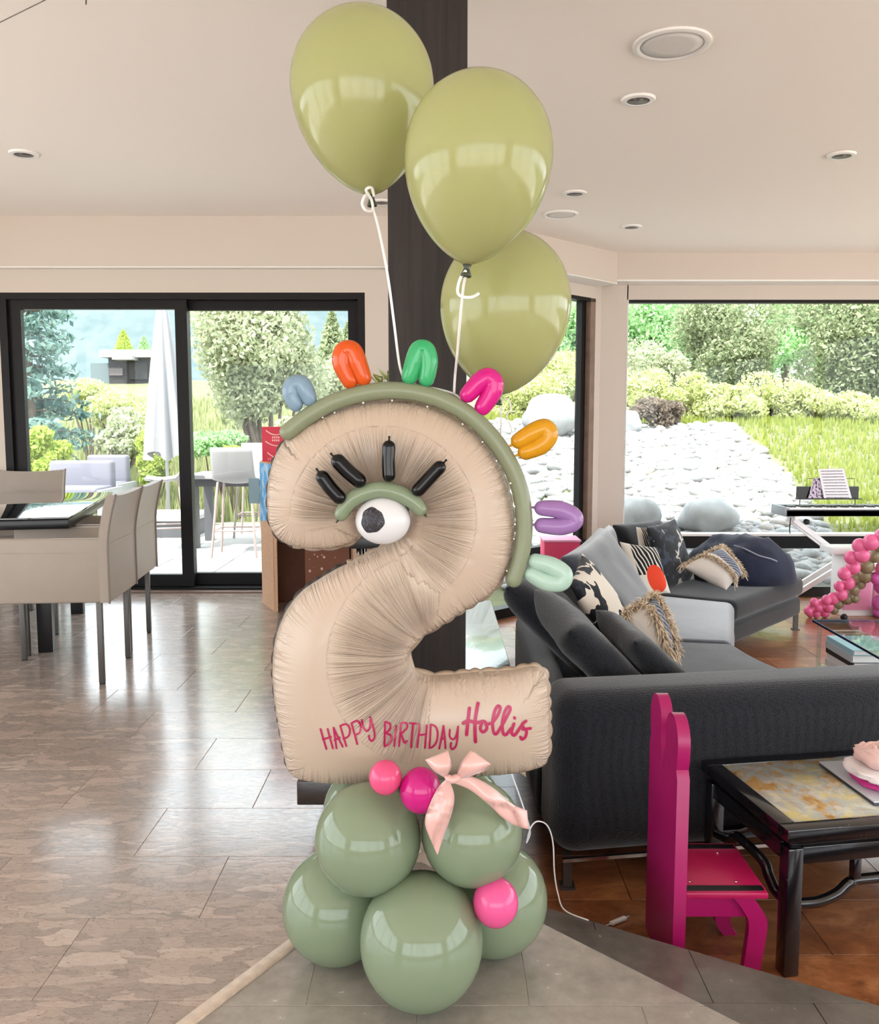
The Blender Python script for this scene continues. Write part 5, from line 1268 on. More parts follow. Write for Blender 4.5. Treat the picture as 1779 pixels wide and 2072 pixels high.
build('door_flap', sm, uvmat('cardboard_with_pale_spots', stars), cbx, smooth=False)
build('roof', MB().prism([pA, pB, pC, pD], hb, hb + .01), M['kraft'], cbx, smooth=False)
blue = uvmat('blue_printed_label', lambda q, uv: q.mix(q.ramp(q.noise(uv, 5, 3), [(.45, (0,) * 3), (.6, (1,) * 3)]), hx('4f9ed6'), hx('a9cde6')))
lmn = V((pB.y - pA.y, pA.x - pB.x)); lmn.normalize(); 
if lmn.x > 0: lmn = -lmn
def onside(t_, z_): p = pA.lerp(pB, t_) + lmn * .008; return V((p.x, p.y, z_))
lbm = MB(); lbm.add([onside(.0, hb - .005), onside(.98, hb - .005), onside(.98, hb - .36), onside(0.0, hb - .40)], [(0, 1, 2, 3)]); lbm.uv = [(0, 1), (1, 1), (1, 0), (0, 0)]
build('printed_label', lbm, blue, cbx, smooth=False, solid=.001)
fp = onside(.02, 0); build('flap', MB().box((fp.x - .04, fp.y, at(520, 993, fp.y).z), (.07, .01, .17)), plain('grey_blue_flap', hx('8fa6ac'), .7), cbx, smooth=False)
rbx = thing('red_box', 'red printed parcel box on top of the tall cardboard box', 'box', (b0.x + .12, b0.y + .15, hb + .01))
redm = plain('red_printed_card', hx('c8283f'), .55, nz=.06); rz0 = hb + .011; rz1 = rz0 + (at(535, 862, b0.y).z - at(535, 933, b0.y).z)
rx0 = at(530, 900, b0.y + .03).x; build('carton', MB().box((rx0 + .17, b0.y + .15, (rz0 + rz1) / 2), (.34, .24, rz1 - rz0)), redm, rbx, bevel=.003)
prm = plain('pale_print', hx('eeb9b4'), .6)
def smile(x, y, w_, hgt):
    yf = b0.y + .0285; A = []; B = []
    for k in range(13):
        t_ = k / 12; xx = x + w_ * t_; yy = y + hgt * sin(pi * (.08 + .84 * t_) ) ; p = at(xx, yy, yf); th2 = .0035 * (1.4 - t_)
        A.append(V((p.x, yf, p.z + th2))); B.append(V((p.x, yf, p.z - th2)))
    A = A; build('printed_smile', MB().strip(A, B), prm, rbx, solid=.0006)
smile(538, 868, 40, 12); smile(537, 890, 46, 12); smile(541, 912, 40, 14)
for r_ in range(2):
    for k in range(4): p = at(552 + k * 4, 885 + r_ * 6, b0.y + .0285); build('printed_text', MB().box((p.x, b0.y + .0285, p.z), (.008, .001, .012)), prm, rbx, smooth=False)
for k in range(8): p = at(543 + k * 4, 929, b0.y + .0285); build('printed_tick', MB().box((p.x, b0.y + .0285, p.z), (.003, .001, .012 + .006 * (k % 3))), prm, rbx, smooth=False)
# ------------------------------------------------------------------ black side table seen through the number
e0_, e1_ = at(690, 1088, 5.2), at(835, 1088, 5.2)
sdt = thing('side_table', 'black side table with chrome legs behind the cream number', 'table', ((e0_.x + e1_.x) / 2, 5.4, 0))
zt2 = e0_.z; xc_ = (e0_.x + e1_.x) / 2; wd = e1_.x - e0_.x
build('top', MB().box((xc_ + .02, 5.4, zt2 - .035), (wd - .04, .36, .07)), M['black'], sdt, bevel=.004)
for sx in (-1, 1):
    for sy in (-1, 1): build('leg', MB().cyl((xc_ + sx * (wd / 2 - .1), 5.4 + sy * .16, 0), (xc_ + sx * (wd / 2 - .1), 5.4 + sy * .16, zt2 - .07), .013), M['chrome'], sdt)
build('shelf', MB().box((xc_, 5.4, zt2 - .22), (wd - .2, .34, .012)), M['tableglass'], sdt, smooth=False)
tag(build('storage_basket', MB().box((xc_ + .04, 5.4, (zt2 - .226) / 2), (wd - .3, .28, zt2 - .226)), plain('taupe_basket', hx('8d7a6e'), .8, nz=.2, nscale=40, bump=.5, bscale=80), loc=(xc_, 5.4, 0), bevel=.02, seg=3), 'taupe box under the black side table', 'basket')
# ------------------------------------------------------------------ houseplant
hp0 = V((at(778, 760, 5.95).x, 5.95, 0)); hp = thing('potted_plant', 'potted houseplant with yellow green leaves in front of the wall', 'plant', hp0)
build('pot', MB().lathe([(.09, 0), (.11, .02), (.13, .24), (.14, .25), (.125, .25), (.115, .2)], hp0, n=32), plain('white_pot', hx('dcd8d2'), .4), hp, sharp=True)
build('soil', MB().lathe([(.118, .2), (.05, .215), (.001, .22)], hp0, n=24), plain('soil', hx('3a2a20'), .95), hp)
lfm = latex('houseplant_leaf', 'cfd873', .35, .45); rp = random.Random(11)
tips = [(785, 742), (773, 754), (765, 760), (791, 756), (779, 764), (722, 768), (716, 775), (748, 780), (735, 785)]
stem = plain('plant_stem', hx('6d7a3a'), .6)
for x, y in tips:
    p = at(x, y, 5.9 + rp.uniform(0, .1)); mid_ = hp0.lerp(p, .6) + V((rp.uniform(-.03, .03), 0, .1)); build('stem', MB().tube(crom([hp0 + V((0, 0, .2)), mid_, p - V((0, 0, .03))], 5), .005, 6), stem, hp)
    for k in range(5):
        a = rp.uniform(0, 2 * pi); d_ = V((cos(a), sin(a) * .6, rp.uniform(.1, 1.1))).normalized(); sd = d_.cross(V((0, 0, 1))).normalized() * .026; b_ = p - V((0, 0, .035 + k * .02)); L_ = .1
        m = MB(); m.add([b_, b_ + d_ * L_ * .4 + sd, b_ + d_ * L_ * .8 + sd * .7, b_ + d_ * L_, b_ + d_ * L_ * .8 - sd * .7, b_ + d_ * L_ * .4 - sd], [(0, 1, 5), (1, 2, 4, 5), (2, 3, 4)])
        build('leaf', m, lfm, hp, solid=.0008)
# ================================================================== OUTDOORS
def sst(a, b, x):
    t = min(1, max(0, (x - a) / (b - a))); return t * t * (3 - 2 * t)
def terr(x, y):
    yl = min(y, 46) - 12.2; Lz = -.14 if y < 12.2 else -.14 + .075 * yl + .0009 * yl ** 2
    yy = min(max(y, 8.3), 14.8); Rz = -.36 + .235 * (yy - 8.3) + max(0, y - 14.8) * .06
    s_ = sst(-.065, .05, x / max(y, 1)); z_ = Lz * (1 - s_) + Rz * s_
    return z_ + noise.noise(V((x * .35, y * .35, 0))) * .1 * sst(10, 16, y)
RO = np.random.RandomState(21)
def gmat(name, a, b, c, sc=3):
    q = NT(name); q.set(.9, spec=.15); co = q.coord('World'); n = q.noise(co, sc, 5, .6); n2 = q.noise(co, sc * 7, 4, .6)
    q.col(q.mix(.5, q.ramp(n, [(.3, a), (.5, b), (.7, c)]), q.ramp(n2, [(.3, a), (.7, c)]))); return q.m
M['meadow'] = gmat('dry_meadow_ground', (.10, .125, .05), (.15, .155, .08), (.20, .19, .125), .8)
gm_ = MB(); xs = np.concatenate([np.linspace(-90, -14, 20), np.linspace(-13, 13, 53), np.linspace(14, 90, 20)]); ys = np.concatenate([np.linspace(6.75, 20, 46), np.linspace(21, 60, 30), np.linspace(64, 160, 14)])
for y in ys:
    for x in xs:
        zz = terr(x, y) if not (y < 8.4 and -.3 < x) else min(terr(x, y), -.42)
        gm_.v.append(V((x, y, zz)))
nx_ = len(xs); gm_.f = [(j * nx_ + i, j * nx_ + i + 1, (j + 1) * nx_ + i + 1, (j + 1) * nx_ + i) for j in range(len(ys) - 1) for i in range(nx_ - 1)]
struct(build('ground', gm_, M['meadow']))
gr = MB().prism([(-90, -90), (90, -90), (90, 6.75), (-90, 6.75)], -.8, -.55); struct(build('unseen_ground_behind', gr, plain('pale_bounce_ground', hx('d8d2ca'), .85, nz=.05, nscale=2), smooth=False))  # unseen ground, made pale so daylight bounces up to the ceiling
# --- patio pavers
pav = sthing('patio', (-3, 9, -.1)); pvm = plain('pale_concrete_paver', (0.420, 0.403, 0.385), .85, nz=.1, nscale=3); pme = None
build('paver_bed', MB().box((-4.2, 9.3, -.17), (8.2, 5.3, .06)), plain('paver_joint_sand', hx('a89f95'), .9), pav, smooth=False)
pm_ = MB().box((0, 0, -.02), (.594, .594, .04)); po = build('paver', pm_, pvm, None, bevel=.006, local=True); pmesh = po.data; bpy.data.objects.remove(po)
for j in range(8):
    for i in range(13):
        x = -8.0 + i * .6 + .3; y = 6.85 + j * .6
        if abs(x / y) > .62: continue
        o = bpy.data.objects.new('paver', pmesh); COL.objects.link(o); o.parent = pav; o.location = V((x, y, -.1)) - ORG[pav.name]
# --- bar stools and table
sw = plain('white_moulded_plastic', (.36, .35, .36), .45); lgw = plain('pale_pink_grey_leg', (0.420, 0.315, 0.298), .5); M['white'] = plain('toned_down_white', (.36, .355, .36), .5)  # outdoor whites darkened in colour so bright daylight doesn't blow out their shape
def make_stool():
    t = thing('bar_stool', 'x', 'stool', (0, 0, 0), group='white bar stools on the patio')
    m = MB(); n = 14
    for j in range(n + 1):       # shell: seat curving into back, facing -Y
        for i in range(n + 1):
            u_ = i / n * 2 - 1; v_ = j / n
            if v_ < .45: y_ = -.2 + v_ / .45 * .34; z_ = .74 + .03 * u_ * u_ - .02 * sin(v_ / .45 * pi)
            else: w_ = (v_ - .45) / .55; y_ = .14 + .09 * w_ + .04 * sin(w_ * pi / 2); z_ = .74 + .34 * w_ ** 1.1 + .03 * u_ * u_ * (1 - w_)
            m.v.append(V((u_ * .22 * (1 - .08 * v_), y_ - .05 * u_ * u_ * v_, z_)))
    m.f = [(j * (n + 1) + i, j * (n + 1) + i + 1, (j + 1) * (n + 1) + i + 1, (j + 1) * (n + 1) + i) for j in range(n) for i in range(n)]
    build('shell', m, sw, t, solid=.012, local=True)
    for sx in (-1, 1):
        for sy in (-1, 1): build('leg', MB().tube([(sx * .16, sy * .13, .73), (sx * .22, sy * .2, .013)], .013, 8), lgw, t, local=True)
    build('footrest', MB().tube([(-.2, -.175, .26), (.2, -.175, .26), (.2, .175, .26), (-.2, .175, .26), (-.2, -.175, .26)], .009, 6), lgw, t, local=True)
    return t
s0 = make_stool()
spots = [(at(340, 1120, 9.0).x, 9.0, -75, 'white bar stool turned sideways beside the closed parasol'), (at(483, 1120, 8.75).x, 8.75, 180, 'white bar stool with its back to the sliding door'), (at(520, 1100, 10.2).x, 10.2, 0, 'white bar stool on the far side of the outdoor bar table')]
for i, (x, y, a, lb) in enumerate(spots):
    o = s0 if i == 0 else copy_tree(s0); o.location = (x, y, -.1); o.rotation_euler = (0, 0, radians(a)); o['label'] = lb
bx0, bx1 = at(378, 950, 9.3).x, at(640, 950, 9.3).x; zb_ = at(470, 962, 9.15).z
obt = thing('bar_table', 'white-topped outdoor bar table on the patio', 'table', ((bx0 + bx1) / 2, 9.5, -.1))
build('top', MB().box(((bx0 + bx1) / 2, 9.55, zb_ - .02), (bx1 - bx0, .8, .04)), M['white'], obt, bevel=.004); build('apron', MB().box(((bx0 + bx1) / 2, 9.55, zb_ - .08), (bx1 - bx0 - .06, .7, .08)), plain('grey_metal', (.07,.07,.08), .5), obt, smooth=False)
for x in (bx0 + .08, bx1 - .08):
    for y in (9.25, 9.85): build('leg', MB().box((x, y, (zb_ - .22) / 2), (.09, .09, zb_ - .02)), plain('grey_metal_leg', (.1,.1,.11), .5), obt, smooth=False)
# --- low white planter bench
pb0, pb1 = fl(308, 1070, -.1), fl(452, 1062, -.1)
plb = thing('low_bench', 'low white slab bench with a grey base behind the bar stools', 'bench', ((pb0.x + pb1.x) / 2, 10.3, -.1))
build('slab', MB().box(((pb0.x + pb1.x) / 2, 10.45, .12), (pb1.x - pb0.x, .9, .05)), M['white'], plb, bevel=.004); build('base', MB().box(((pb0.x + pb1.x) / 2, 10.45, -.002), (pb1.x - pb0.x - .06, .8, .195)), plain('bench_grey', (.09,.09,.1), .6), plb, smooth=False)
# --- outdoor lounge
lgm = plain('outdoor_grey_cushion', (.17, .165, .2), .85)
def lounge(px, py, Y, w_, label, zg=-.1):
    c = at(px, py, Y); t = thing('outdoor_sofa', label, 'sofa', (c.x, Y, zg), group='outdoor lounge seats')
    h_ = c.z - zg
    build('frame', MB().box((c.x, Y, h_ * .40 + zg), (w_, .75, .07)), M['white'], t, bevel=.01); 
    for sx in (-1, 1): build('arm', MB().box((c.x + sx * (w_ / 2 - .03), Y, h_ * .3 + zg), (.06, .75, h_ * .6)), M['white'], t, bevel=.008)
    build('seat_cushion', MB().box((c.x, Y - .05, h_ * .40 + zg + .12), (w_ - .14, .62, .14)), lgm, t, bevel=.03, seg=3); build('back_cushion', MB().box((c.x, Y + .26, h_ * .72 + zg + .02), (w_ - .14, .18, h_ * .55)), lgm, t, bevel=.04, seg=3)
lounge(150, 936, 11.2, .95, 'white outdoor lounge seat with grey cushions on the patio edge'); lounge(205, 924, 12.1, .7, 'white outdoor armchair behind the lounge seat', -.14)
# --- closed parasol
ub = V((at(337, 900, 11.3).x, 11.3, -.1)); um = thing('parasol', 'closed white parasol standing on the patio', 'parasol', ub)
build('pole', MB().cyl(ub, ub + V((0, 0, 3.2)), .022), M['white'], um); build('base', MB().lathe([(.28, 0), (.28, .05), (.05, .07), (.03, .2)], ub, n=28), plain('parasol_base', hx('9a9a9f'), .6), um, sharp=True)
m = MB(); zt0, zt1 = at(340, 922, 11.3).z, at(340, 600, 11.3).z; NZ, NA = 30, 48
for j in range(NZ + 1):
    t_ = j / NZ
    for i in range(NA):
        a = 2 * pi * i / NA; rr = (.235 * (1 - t_) ** .55 * .55 + .235 * .45 * (1 - t_ * .75)) * (1 + .3 * sin(a * 8 + 1.5 * t_) * (1 - t_ * .5))
        m.v.append(ub + V((cos(a) * rr, sin(a) * rr, zt0 + .1 + (zt1 - zt0) * t_ - .06 * sin(a * 4) * (1 - t_) ** 6)))
m.f = [(j * NA + i, j * NA + (i + 1) % NA, (j + 1) * NA + (i + 1) % NA, (j + 1) * NA + i) for j in range(NZ) for i in range(NA)]
build('canopy', m, plain('white_canvas', (.27, .265, .275), .8), um)
# --- vegetation
def leafmat(name, a, b):
    q = NT(name); q.n.remove(q.b); g_ = q.node('ShaderNodeNewGeometry'); rc = q.ramp(g_.outputs['Random Per Island'], [(0, a), (1, b)])
    d_ = q.node('ShaderNodeBsdfDiffuse'); t_ = q.node('ShaderNodeBsdfTranslucent'); q.link(rc, d_.inputs[0]); q.link(rc, t_.inputs[0])
    mx = q.node('ShaderNodeMixShader'); mx.inputs[0].default_value = .42; q.link(d_.outputs[0], mx.inputs[1]); q.link(t_.outputs[0], mx.inputs[2]); q.link(mx.outputs[0], q.out.inputs[0]); return q.m
LM = {'sage': leafmat('sagebrush_leaf', (0.350, 0.403, 0.245), (0.630, 0.630, 0.455)), 'juniper': leafmat('juniper_leaf', (0.210, 0.263, 0.140), (0.473, 0.507, 0.315)), 'spruce': leafmat('spruce_needle', (0.105, 0.193, 0.175), (0.298, 0.420, 0.367)),
      'light': leafmat('light_green_leaf', (0.263, 0.473, 0.210), (0.560, 0.735, 0.420)), 'rabbit': leafmat('rabbitbrush_leaf', (0.385, 0.438, 0.158), (0.735, 0.735, 0.420)), 'twig': leafmat('dry_twig', hx('6f6258'), hx('978a7c')), 'yellow': leafmat('yellow_green_leaf', (0.298, 0.420, 0.088), (0.630, 0.700, 0.193))}
bark = plain('grey_bark', hx('6e6055'), .9, nz=.3, nscale=12, bump=.5, bscale=20)
def quads(C, size, flat=.5, elong=1.8):
    n = len(C); a = RO.normal(size=(n, 3)); a /= np.linalg.norm(a, axis=1)[:, None]; b = np.cross(a, RO.normal(size=(n, 3))); b /= np.linalg.norm(b, axis=1)[:, None]
    s_ = size * RO.uniform(.6, 1.3, (n, 1)); a = a * s_ * elong / 2; b = b * s_ / 2
    v = np.empty((n, 4, 3)); v[:, 0] = C - a; v[:, 1] = C + b; v[:, 2] = C + a; v[:, 3] = C - b
    return v.reshape(-1, 3)
def cloudmesh(v):
    m = MB(); m.v = [V(p) for p in v]; m.f = [(4 * i, 4 * i + 1, 4 * i + 2, 4 * i + 3) for i in range(len(v) // 4)]; return m
def bush(name, px, py, Y, rx, rz, kind, n, label, size=.06, cat='bush', group=None, blobs=14, trunk=False, zoff=0, ry=None):
    c = at(px, py, Y); gz = terr(c.x, Y); t = thing(name, label, cat, (c.x, Y, gz), group=group); ry = ry or rx
    Cb = []; 
    for k in range(blobs):
        d_ = RO.normal(size=3); d_ /= np.linalg.norm(d_); rr = RO.uniform(.25, .85); Cb.append((np.array([d_[0] * rx, d_[1] * ry, d_[2] * rz]) * rr, RO.uniform(.28, .5)))
    pts = []
    n = int(n * 2.2); size = size * .62; per = n // blobs
    for o_, s_ in Cb:
        d_ = RO.normal(size=(per, 3)); d_ /= np.linalg.norm(d_, axis=1)[:, None]; r_ = RO.uniform(.55, 1.05, (per, 1)); pts.append(o_ + d_ * r_ * s_ * np.array([rx, ry, rz]))
    P_ = np.concatenate(pts) + np.array([c.x, Y, c.z]); P_ = P_[P_[:, 2] > gz - .05]
    build('foliage', cloudmesh(quads(P_, size)), LM[kind], t)
    nb_ = 7 if not trunk else 9; m = MB()
    for k in range(nb_):
        o_, s_ = Cb[k % len(Cb)]; e_ = V(o_) + c; m.tube(crom([V((c.x, Y, gz - .05)), V((c.x, Y, gz)).lerp(e_, .5) + V((RO.uniform(-.1, .1) * rx, 0, 0)), e_], 4), [max(.006, .05 * rx * (1 - i / 9)) for i in range(9)], 6)
    build('branches', m, bark, t)
    return t
bush('sagebrush_tree', 535, 690, 14.5, 1.15, 1.35, 'sage', 15000, 'large pale sage green tree outside the sliding door', .085, 'tree', blobs=30, trunk=True)
bush('sagebrush_tree', 690, 820, 17, .8, .9, 'sage', 5000, 'pale shrub growing beside the large sage tree', .08, 'bush', blobs=14)
bush('juniper', 1480, 700, 20.3, 1.35, 1.36, 'juniper', 15000, 'rounded dark green juniper beyond the white stones', .085, 'tree', 'junipers beyond the stones', blobs=34, trunk=True)
bush('juniper', 1730, 690, 17.5, 1.35, 1.5, 'juniper', 14000, 'tall grey green juniper beyond the keyboard', .085, 'tree', 'junipers beyond the stones', blobs=30, trunk=True)
bush('deciduous_tree', 1300, 670, 24, 1.6, 1.6, 'light', 9000, 'light green leafy tree behind the bay corner post', .11, 'tree', blobs=24, trunk=True)
bush('deciduous_tree', 1400, 600, 30, 2.2, 2.2, 'light', 7000, 'light green tree farther back between the junipers', .14, 'tree', blobs=24, trunk=True)
bush('deciduous_tree', 1600, 665, 27, 1.9, 1.9, 'light', 7000, 'light green tree in the gap between the two junipers', .13, 'tree', blobs=24, trunk=True)
bush('deciduous_tree', 1120, 690, 21, 1.3, 1.5, 'light', 7000, 'light green tree seen through the angled window', .1, 'tree', blobs=20, trunk=True)
for i, (x, y, Y, rx, rz, kd, lb) in enumerate(((1290, 800, 16.5, .75, .55, 'rabbit', 'yellow green shrub nearest the bay corner post'), (1400, 815, 16.2, .7, .5, 'rabbit', 'yellow green shrub above the crest of the stones'), (1480, 820, 15.8, .65, .4, 'rabbit', 'yellow green shrub below the rounded juniper'),
        (1560, 810, 16.3, .8, .45, 'rabbit', 'pale flowering shrub between the two junipers'), (1650, 825, 16, .7, .38, 'rabbit', 'low yellow shrub at the edge of the lawn'), (1745, 835, 15.8, .7, .38, 'rabbit', 'low yellow shrub in front of the tall juniper'),
        (1330, 832, 14.9, .48, .3, 'twig', 'dry grey twiggy bush at the crest of the stones'), (1080, 800, 16, .8, .6, 'rabbit', 'yellow shrub seen through the angled window behind the boulder'), (1150, 770, 18, .9, .7, 'rabbit', 'taller yellow shrub beside the angled window frame'),
        (1335, 762, 18, .62, .6, 'sage', 'pale grey shrub below the light green tree'), (1230, 740, 20, .85, .85, 'sage', 'pale shrub hidden partly by the bay corner'))):
    bush('shrub', x, y, Y, rx, rz, kd, 2600, lb, .065, group='shrubs beyond the stones', blobs=12)
for i, (x, y, Y, rx, rz, kd, lb) in enumerate(((250, 888, 13.2, .5, .42, 'sage', 'soft grey green clump behind the outdoor armchair'), (318, 925, 12.75, .3, .36, 'yellow', 'bright green clump below the closed parasol'), (90, 917, 12.2, .33, .3, 'yellow', 'yellow green clump behind the outdoor lounge seat'),
        (440, 905, 13.0, .5, .35, 'light', 'green clump behind the bar table'), (470, 925, 12.4, .35, .15, 'yellow', 'low yellow clump at the patio edge'), (180, 800, 18, .8, .3, 'rabbit', 'dry yellow shrub on the meadow slope'), (240, 830, 16, .9, .35, 'rabbit', 'tall dry grass shrub on the meadow'), (640, 872, 12.7, .6, .42, 'sage', 'pale clump below the sage tree'))):
    bush('shrub', x, y, Y, rx, rz, kd, 2200, lb, .07, group='plants along the patio', blobs=12)
# spruce: layered drooping branches
def spruce(px, Y, r0, ztop, label):
    x = at(px, 800, Y).x; gz = terr(x, Y); t = thing('spruce_tree', label, 'tree', (x, Y, gz)); pts = []; m = MB(); m.tube([(x, Y, gz - .1), (x, Y, gz + ztop)], [.11, .02], 8)
    for lv in range(26):
        z_ = gz + .35 + (ztop - .3) * (lv / 26) ** 1.05; rl = r0 * (1 - lv / 28) * RO.uniform(.7, 1.1)
        for k in range(7):
            a = RO.uniform(0, 2 * pi); L_ = rl * RO.uniform(.6, 1.1); tip = np.array([x + cos(a) * L_, Y + sin(a) * L_, z_ - .12 * L_ + .06 * L_ ** 2]); b_ = np.array([x, Y, z_])
            m.tube([b_, (b_ + tip) / 2 + np.array([0, 0, .04]), tip], [.018, .01, .004], 5)
            n = int(75 * L_); tt = RO.uniform(.2, 1.05, (n, 1)) ** .8; pp = b_ + (tip - b_) * tt + RO.normal(size=(n, 3)) * np.array([.09, .09, .045]); pts.append(pp)
    build('needles', cloudmesh(quads(np.concatenate(pts), .055, elong=2.6)), LM['spruce'], t); build('trunk', m, bark, t)
spruce(60, 13.6, 1.25, 4.6, 'blue green spruce with drooping branches outside the sliding door')
# far conifers, house, mountains
def conifer(px, pyb, pyt, Y, kind, label, wide=.28):
    b_ = at(px, pyb, Y); tp = at(px, pyt, Y); hgt = tp.z - b_.z; t = thing('conifer', label, 'tree', b_, group='distant trees'); n = 1800
    u_ = RO.uniform(0, 1, n) ; a = RO.uniform(0, 2 * pi, n); r_ = hgt * wide * (1 - u_) ** .8 * RO.uniform(.5, 1.1, n) + .03
    P_ = np.stack([b_.x + np.cos(a) * r_, Y + np.sin(a) * r_, b_.z + u_ * hgt], 1); build('foliage', cloudmesh(quads(P_, hgt * .055)), LM[kind], t); build('trunk', MB().tube([b_ - V((0, 0, .5)), tp], [hgt * .03, .01], 6), bark, t)
conifer(251, 712, 668, 48, 'yellow', 'bright yellow green tree behind the distant house', .42); conifer(292, 712, 680, 50, 'light', 'pale green tree behind the distant house next to the parasol', .42)
conifer(673, 770, 632, 40, 'juniper', 'slim distant conifer near the door jamb'); conifer(706, 775, 655, 42, 'juniper', 'shorter distant conifer beside the door jamb'); 
hsY = 44; hz0 = at(250, 768, hsY).z; hs = thing('distant_house', 'distant dark-walled house with a flat white roof', 'house', (at(258, 768, hsY).x, hsY, hz0 - .5))
def hbox(nm, x0, x1, y0, y1, mat, dep=3, yo=0): a_ = at(x0, y0, hsY); b_ = at(x1, y1, hsY); return build(nm, MB().box(((a_.x + b_.x) / 2, hsY + dep / 2 + yo, (a_.z + b_.z) / 2), (b_.x - a_.x, dep, a_.z - b_.z)), mat, hs, smooth=False)
dk = plain('dark_cladding', (.025,.02,.02), .8); hbox('wall', 219, 305, 722, 800, dk); hbox('roof', 208, 310, 709, 724, M['white'], 4, -.5); hbox('canopy', 240, 280, 722, 730, M['white'], 1, -.9)
hbox('window', 222, 250, 745, 760, plain('house_pane', (.09,.07,.07), .4), .1, -.1); hbox('door', 262, 300, 733, 768, plain('house_door', (.012,.01,.01), .6), .1, -.1); hbox('side_shed', 178, 220, 734, 800, plain('pale_blue_shed', (.11,.14,.15), .7), 2, .3)
mt = MB(); nxm = 80; YM = 420
for j in range(12):
    for i in range(nxm):
        x = -420 + 840 * i / (nxm - 1); t_ = j / 11
        rg_ = 112 + 26 * noise.noise(V((x * .006, 1.3, 0))) + 14 * noise.noise(V((x * .02, 4.3, 0))) - (.42 * (x + 150) if x > -150 else 0)
        mt.v.append(V((x, YM + 160 * t_, 8 + (max(rg_, 14) - 8) * sin(t_ * pi / 2) + 6 * noise.noise(V((x * .03, t_ * 4, 2))) * t_)))
mt.f = [(j * nxm + i, j * nxm + i + 1, (j + 1) * nxm + i + 1, (j + 1) * nxm + i) for j in range(11) for i in range(nxm - 1)]
mo = build('mountain_range', mt, gmat('hazed_hillside', (.065,.095,.10), (.085,.12,.125), (.13,.155,.16), .02)); struct(mo)  # bluish distance haze put into the hill colour
# --- grass as stuff
def grass(name, n, xr, yr, cond, hgt, mat, label):
    pts = []; 
    while len(pts) < n:
        y = RO.uniform(*yr); x = RO.uniform(*xr) * y
        if cond(x, y): pts.append((x, y, terr(x, y)))
    m = MB()
    for x, y, z in pts:
        a = RO.uniform(0, 2 * pi); l_ = hgt * RO.uniform(.5, 1.2) * (1 + y * .01); w_ = .012 + y * .0011; dx, dy = cos(a) * w_, sin(a) * w_; bx, by = RO.normal(0, .12, 2) * l_
        b = len(m.v); m.v += [V((x - dx, y - dy, z - .02)), V((x + dx, y + dy, z - .02)), V((x + bx, y + by, z + l_))]; m.f.append((b, b + 1, b + 2))
    o = build(name, m, mat, loc=(pts[0][0], pts[0][1], pts[0][2]), smooth=False); tag(o, label, 'grass'); o['kind'] = 'stuff'; return o
peb = lambda x, y: y < 14.9 and .045 < x / y < .33 + (14.8 - y) * .022
grass('meadow_grass', 26000, (-.55, -.02), (12.0, 34), lambda x, y: not any(abs(x - a) < .62 and abs(y - b) < .5 for a, b in ((at(150, 936, 11.2).x, 11.2), (at(205, 924, 12.1).x, 12.1))), .32, leafmat('meadow_blade', (0.228, 0.280, 0.105), (0.455, 0.438, 0.263)), 'tall dry meadow grass on the slope beyond the patio')
grass('lawn_grass', 26000, (.05, .62), (8.6, 24), lambda x, y: not any(peb(x + a, y + b) for a in (-.1, 0, .04) for b in (-.1, 0, .1)), .1, leafmat('lawn_blade', (0.193, 0.245, 0.044), (0.350, 0.367, 0.105)), 'bright yellow green lawn grass around the white stones')
# --- white stones
rk = [];
def stonemesh(seed, n=2):
    bm = bmesh.new(); bmesh.ops.create_icosphere(bm, subdivisions=n, radius=1)
    for v in bm.verts: v.co *= 1 + .22 * noise.noise(v.co * 1.3 + V((seed * 7.1, 0, 0))); v.co.z *= .62; v.co.x *= 1.06
    me = bpy.data.meshes.new('stone'); bm.to_mesh(me); bm.free(); me.polygons.foreach_set('use_smooth', [True] * len(me.polygons)); return me
def rockm(name, a, b):
    q = NT(name); q.set(.85, spec=.2); oi = q.node('ShaderNodeObjectInfo'); g_ = q.node('ShaderNodeNewGeometry'); n = q.noise(q.coord('Object'), 3, 4)
    rr = q.math('FRACT', q.math('ADD', oi.outputs['Random'], g_.outputs['Random Per Island'])); c = q.ramp(rr, [(0, a), (.8, b), (.93, (0.350, 0.298, 0.263)), (1, (0.210, 0.210, 0.210))]); q.col(q.mix(.25, c, q.ramp(n, [(.3, (0.175, 0.175, 0.175)), (.7, (0.455, 0.455, 0.446))]))); return q.m
stm = rockm('white_river_stone', (.20, .198, .195), (.30, .30, .295))
SM = [stonemesh(i) for i in range(6)]
for me in SM: me.materials.append(stm)
BLD = [(at(q[0], q[1], q[2]).x, q[2], q[3] * .8) for q in ((1112, 842, 14.0, .42), (1272, 855, 14.4, .22), (1432, 1045, 9.8, .31), (1288, 1042, 9.75, .24))]
cand = []; tries = 0
while len(cand) < 900 and tries < 40000:
    tries += 1; y = RO.uniform(8.35, 14.9); x = y * RO.uniform(.04, .45)
    if not peb(x, y): continue
    r_ = RO.uniform(.07, .135)
    if any((x - a) ** 2 + (y - b) ** 2 < (.99 * (r_ + c)) ** 2 for a, b, c in cand): continue
    if any((x - a) ** 2 + (y - b) ** 2 < (c + r_) ** 2 for a, b, c in BLD): continue
    cand.append((x, y, r_))
vis = lambda x, y: .205 < x / y < .46
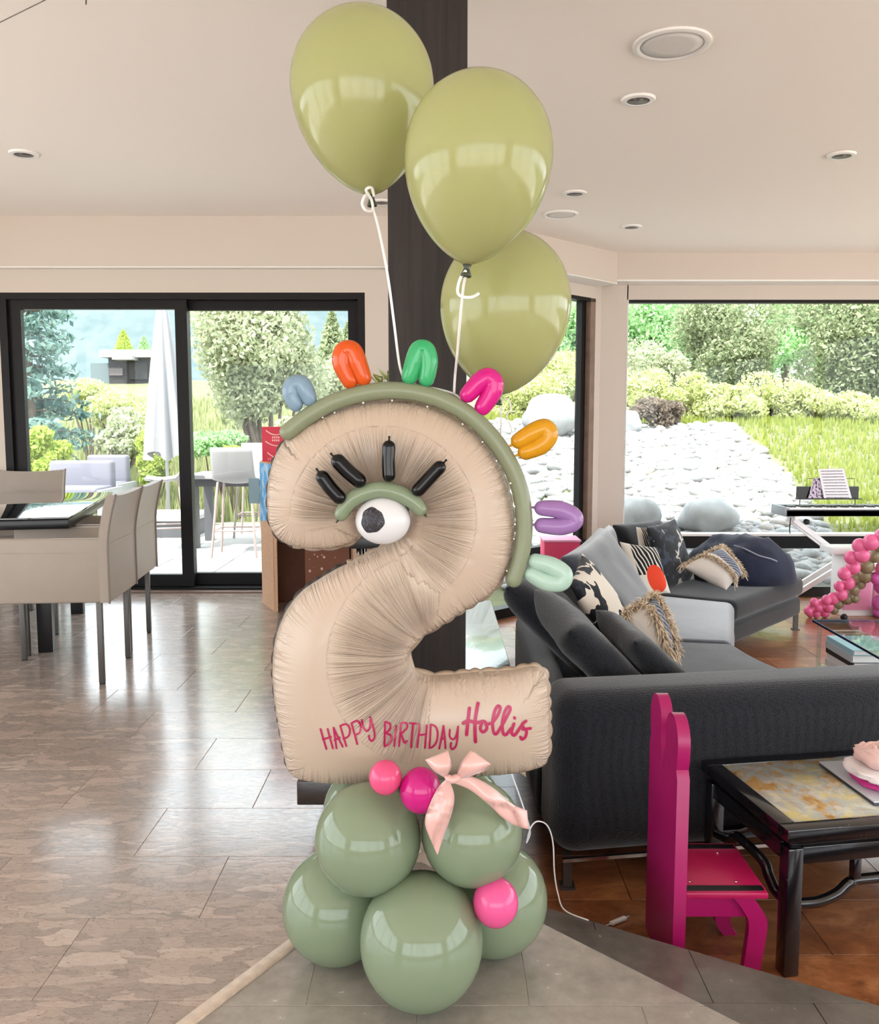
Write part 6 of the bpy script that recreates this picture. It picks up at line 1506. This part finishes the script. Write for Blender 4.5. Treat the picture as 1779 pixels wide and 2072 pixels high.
near_ = sorted([c for c in cand if vis(c[0], c[1]) or .08 < c[0] / c[1] < .155], key=lambda c: -c[2] / c[1])[:300]; ns = set(near_)
for x, y, r_ in near_:
    o = bpy.data.objects.new('river_stone', SM[RO.randint(6)]); COL.objects.link(o); o.location = (x, y, terr(x, y) + r_ * .25); o.rotation_euler = (RO.uniform(-.3, .3), RO.uniform(-.3, .3), RO.uniform(0, 6.3)); o.scale = (r_, r_ * RO.uniform(.75, 1.0), r_)
    tag(o, 'smooth white river stone on the sloping stone bed outside the bay', 'stone', 'white river stones outside the bay')
m = MB()
fill = []
while len(fill) < 5600:
    y = RO.uniform(8.35, 14.9); x = y * RO.uniform(.04, .45)
    if peb(x, y): fill.append((x, y, RO.uniform(.05, .085)))
for k_, (x, y, r_) in enumerate(cand + fill):
    if (x, y, r_) in ns: continue
    me = SM[RO.randint(6)]; a = RO.uniform(0, 6.3); b = len(m.v); ca, sa = cos(a) * r_, sin(a) * r_
    for v in me.vertices: m.v.append(V((x + v.co.x * ca - v.co.y * sa, y + v.co.x * sa + v.co.y * ca, terr(x, y) + r_ * .25 + (-.022 if k_ >= len(cand) else 0) + v.co.z * r_)))
    m.f += [tuple(i + b for i in p.vertices) for p in me.polygons]
o = build('stone_bed', m, stm, loc=(2.5, 11, terr(2.5, 11))); tag(o, 'bed of smaller white stones filling the slope outside', 'stones'); o['kind'] = 'stuff'
bed = MB(); 
bdm = rockm('grey_boulder', (.24, .24, .24), (.36, .36, .36))
for px, py, Y, rx, rz, lb in ((1112, 842, 14.0, .42, .42, 'tall pale boulder behind the amber loop'), (1272, 855, 14.4, .22, .22, 'pale boulder at the crest of the stones next to the bay corner'), (1432, 1045, 9.8, .31, .24, 'grey veined boulder just outside the far window'), (1288, 1042, 9.75, .24, .24, 'pale boulder just outside the bay corner')):
    c = at(px, py, Y); me = stonemesh(px * .13, 3); me.materials.append(bdm); o = bpy.data.objects.new('boulder', me); COL.objects.link(o); o.location = c; o.scale = (rx, rx * .8, rz * 1.5); tag(o, lb, 'boulder', 'boulders among the stones')
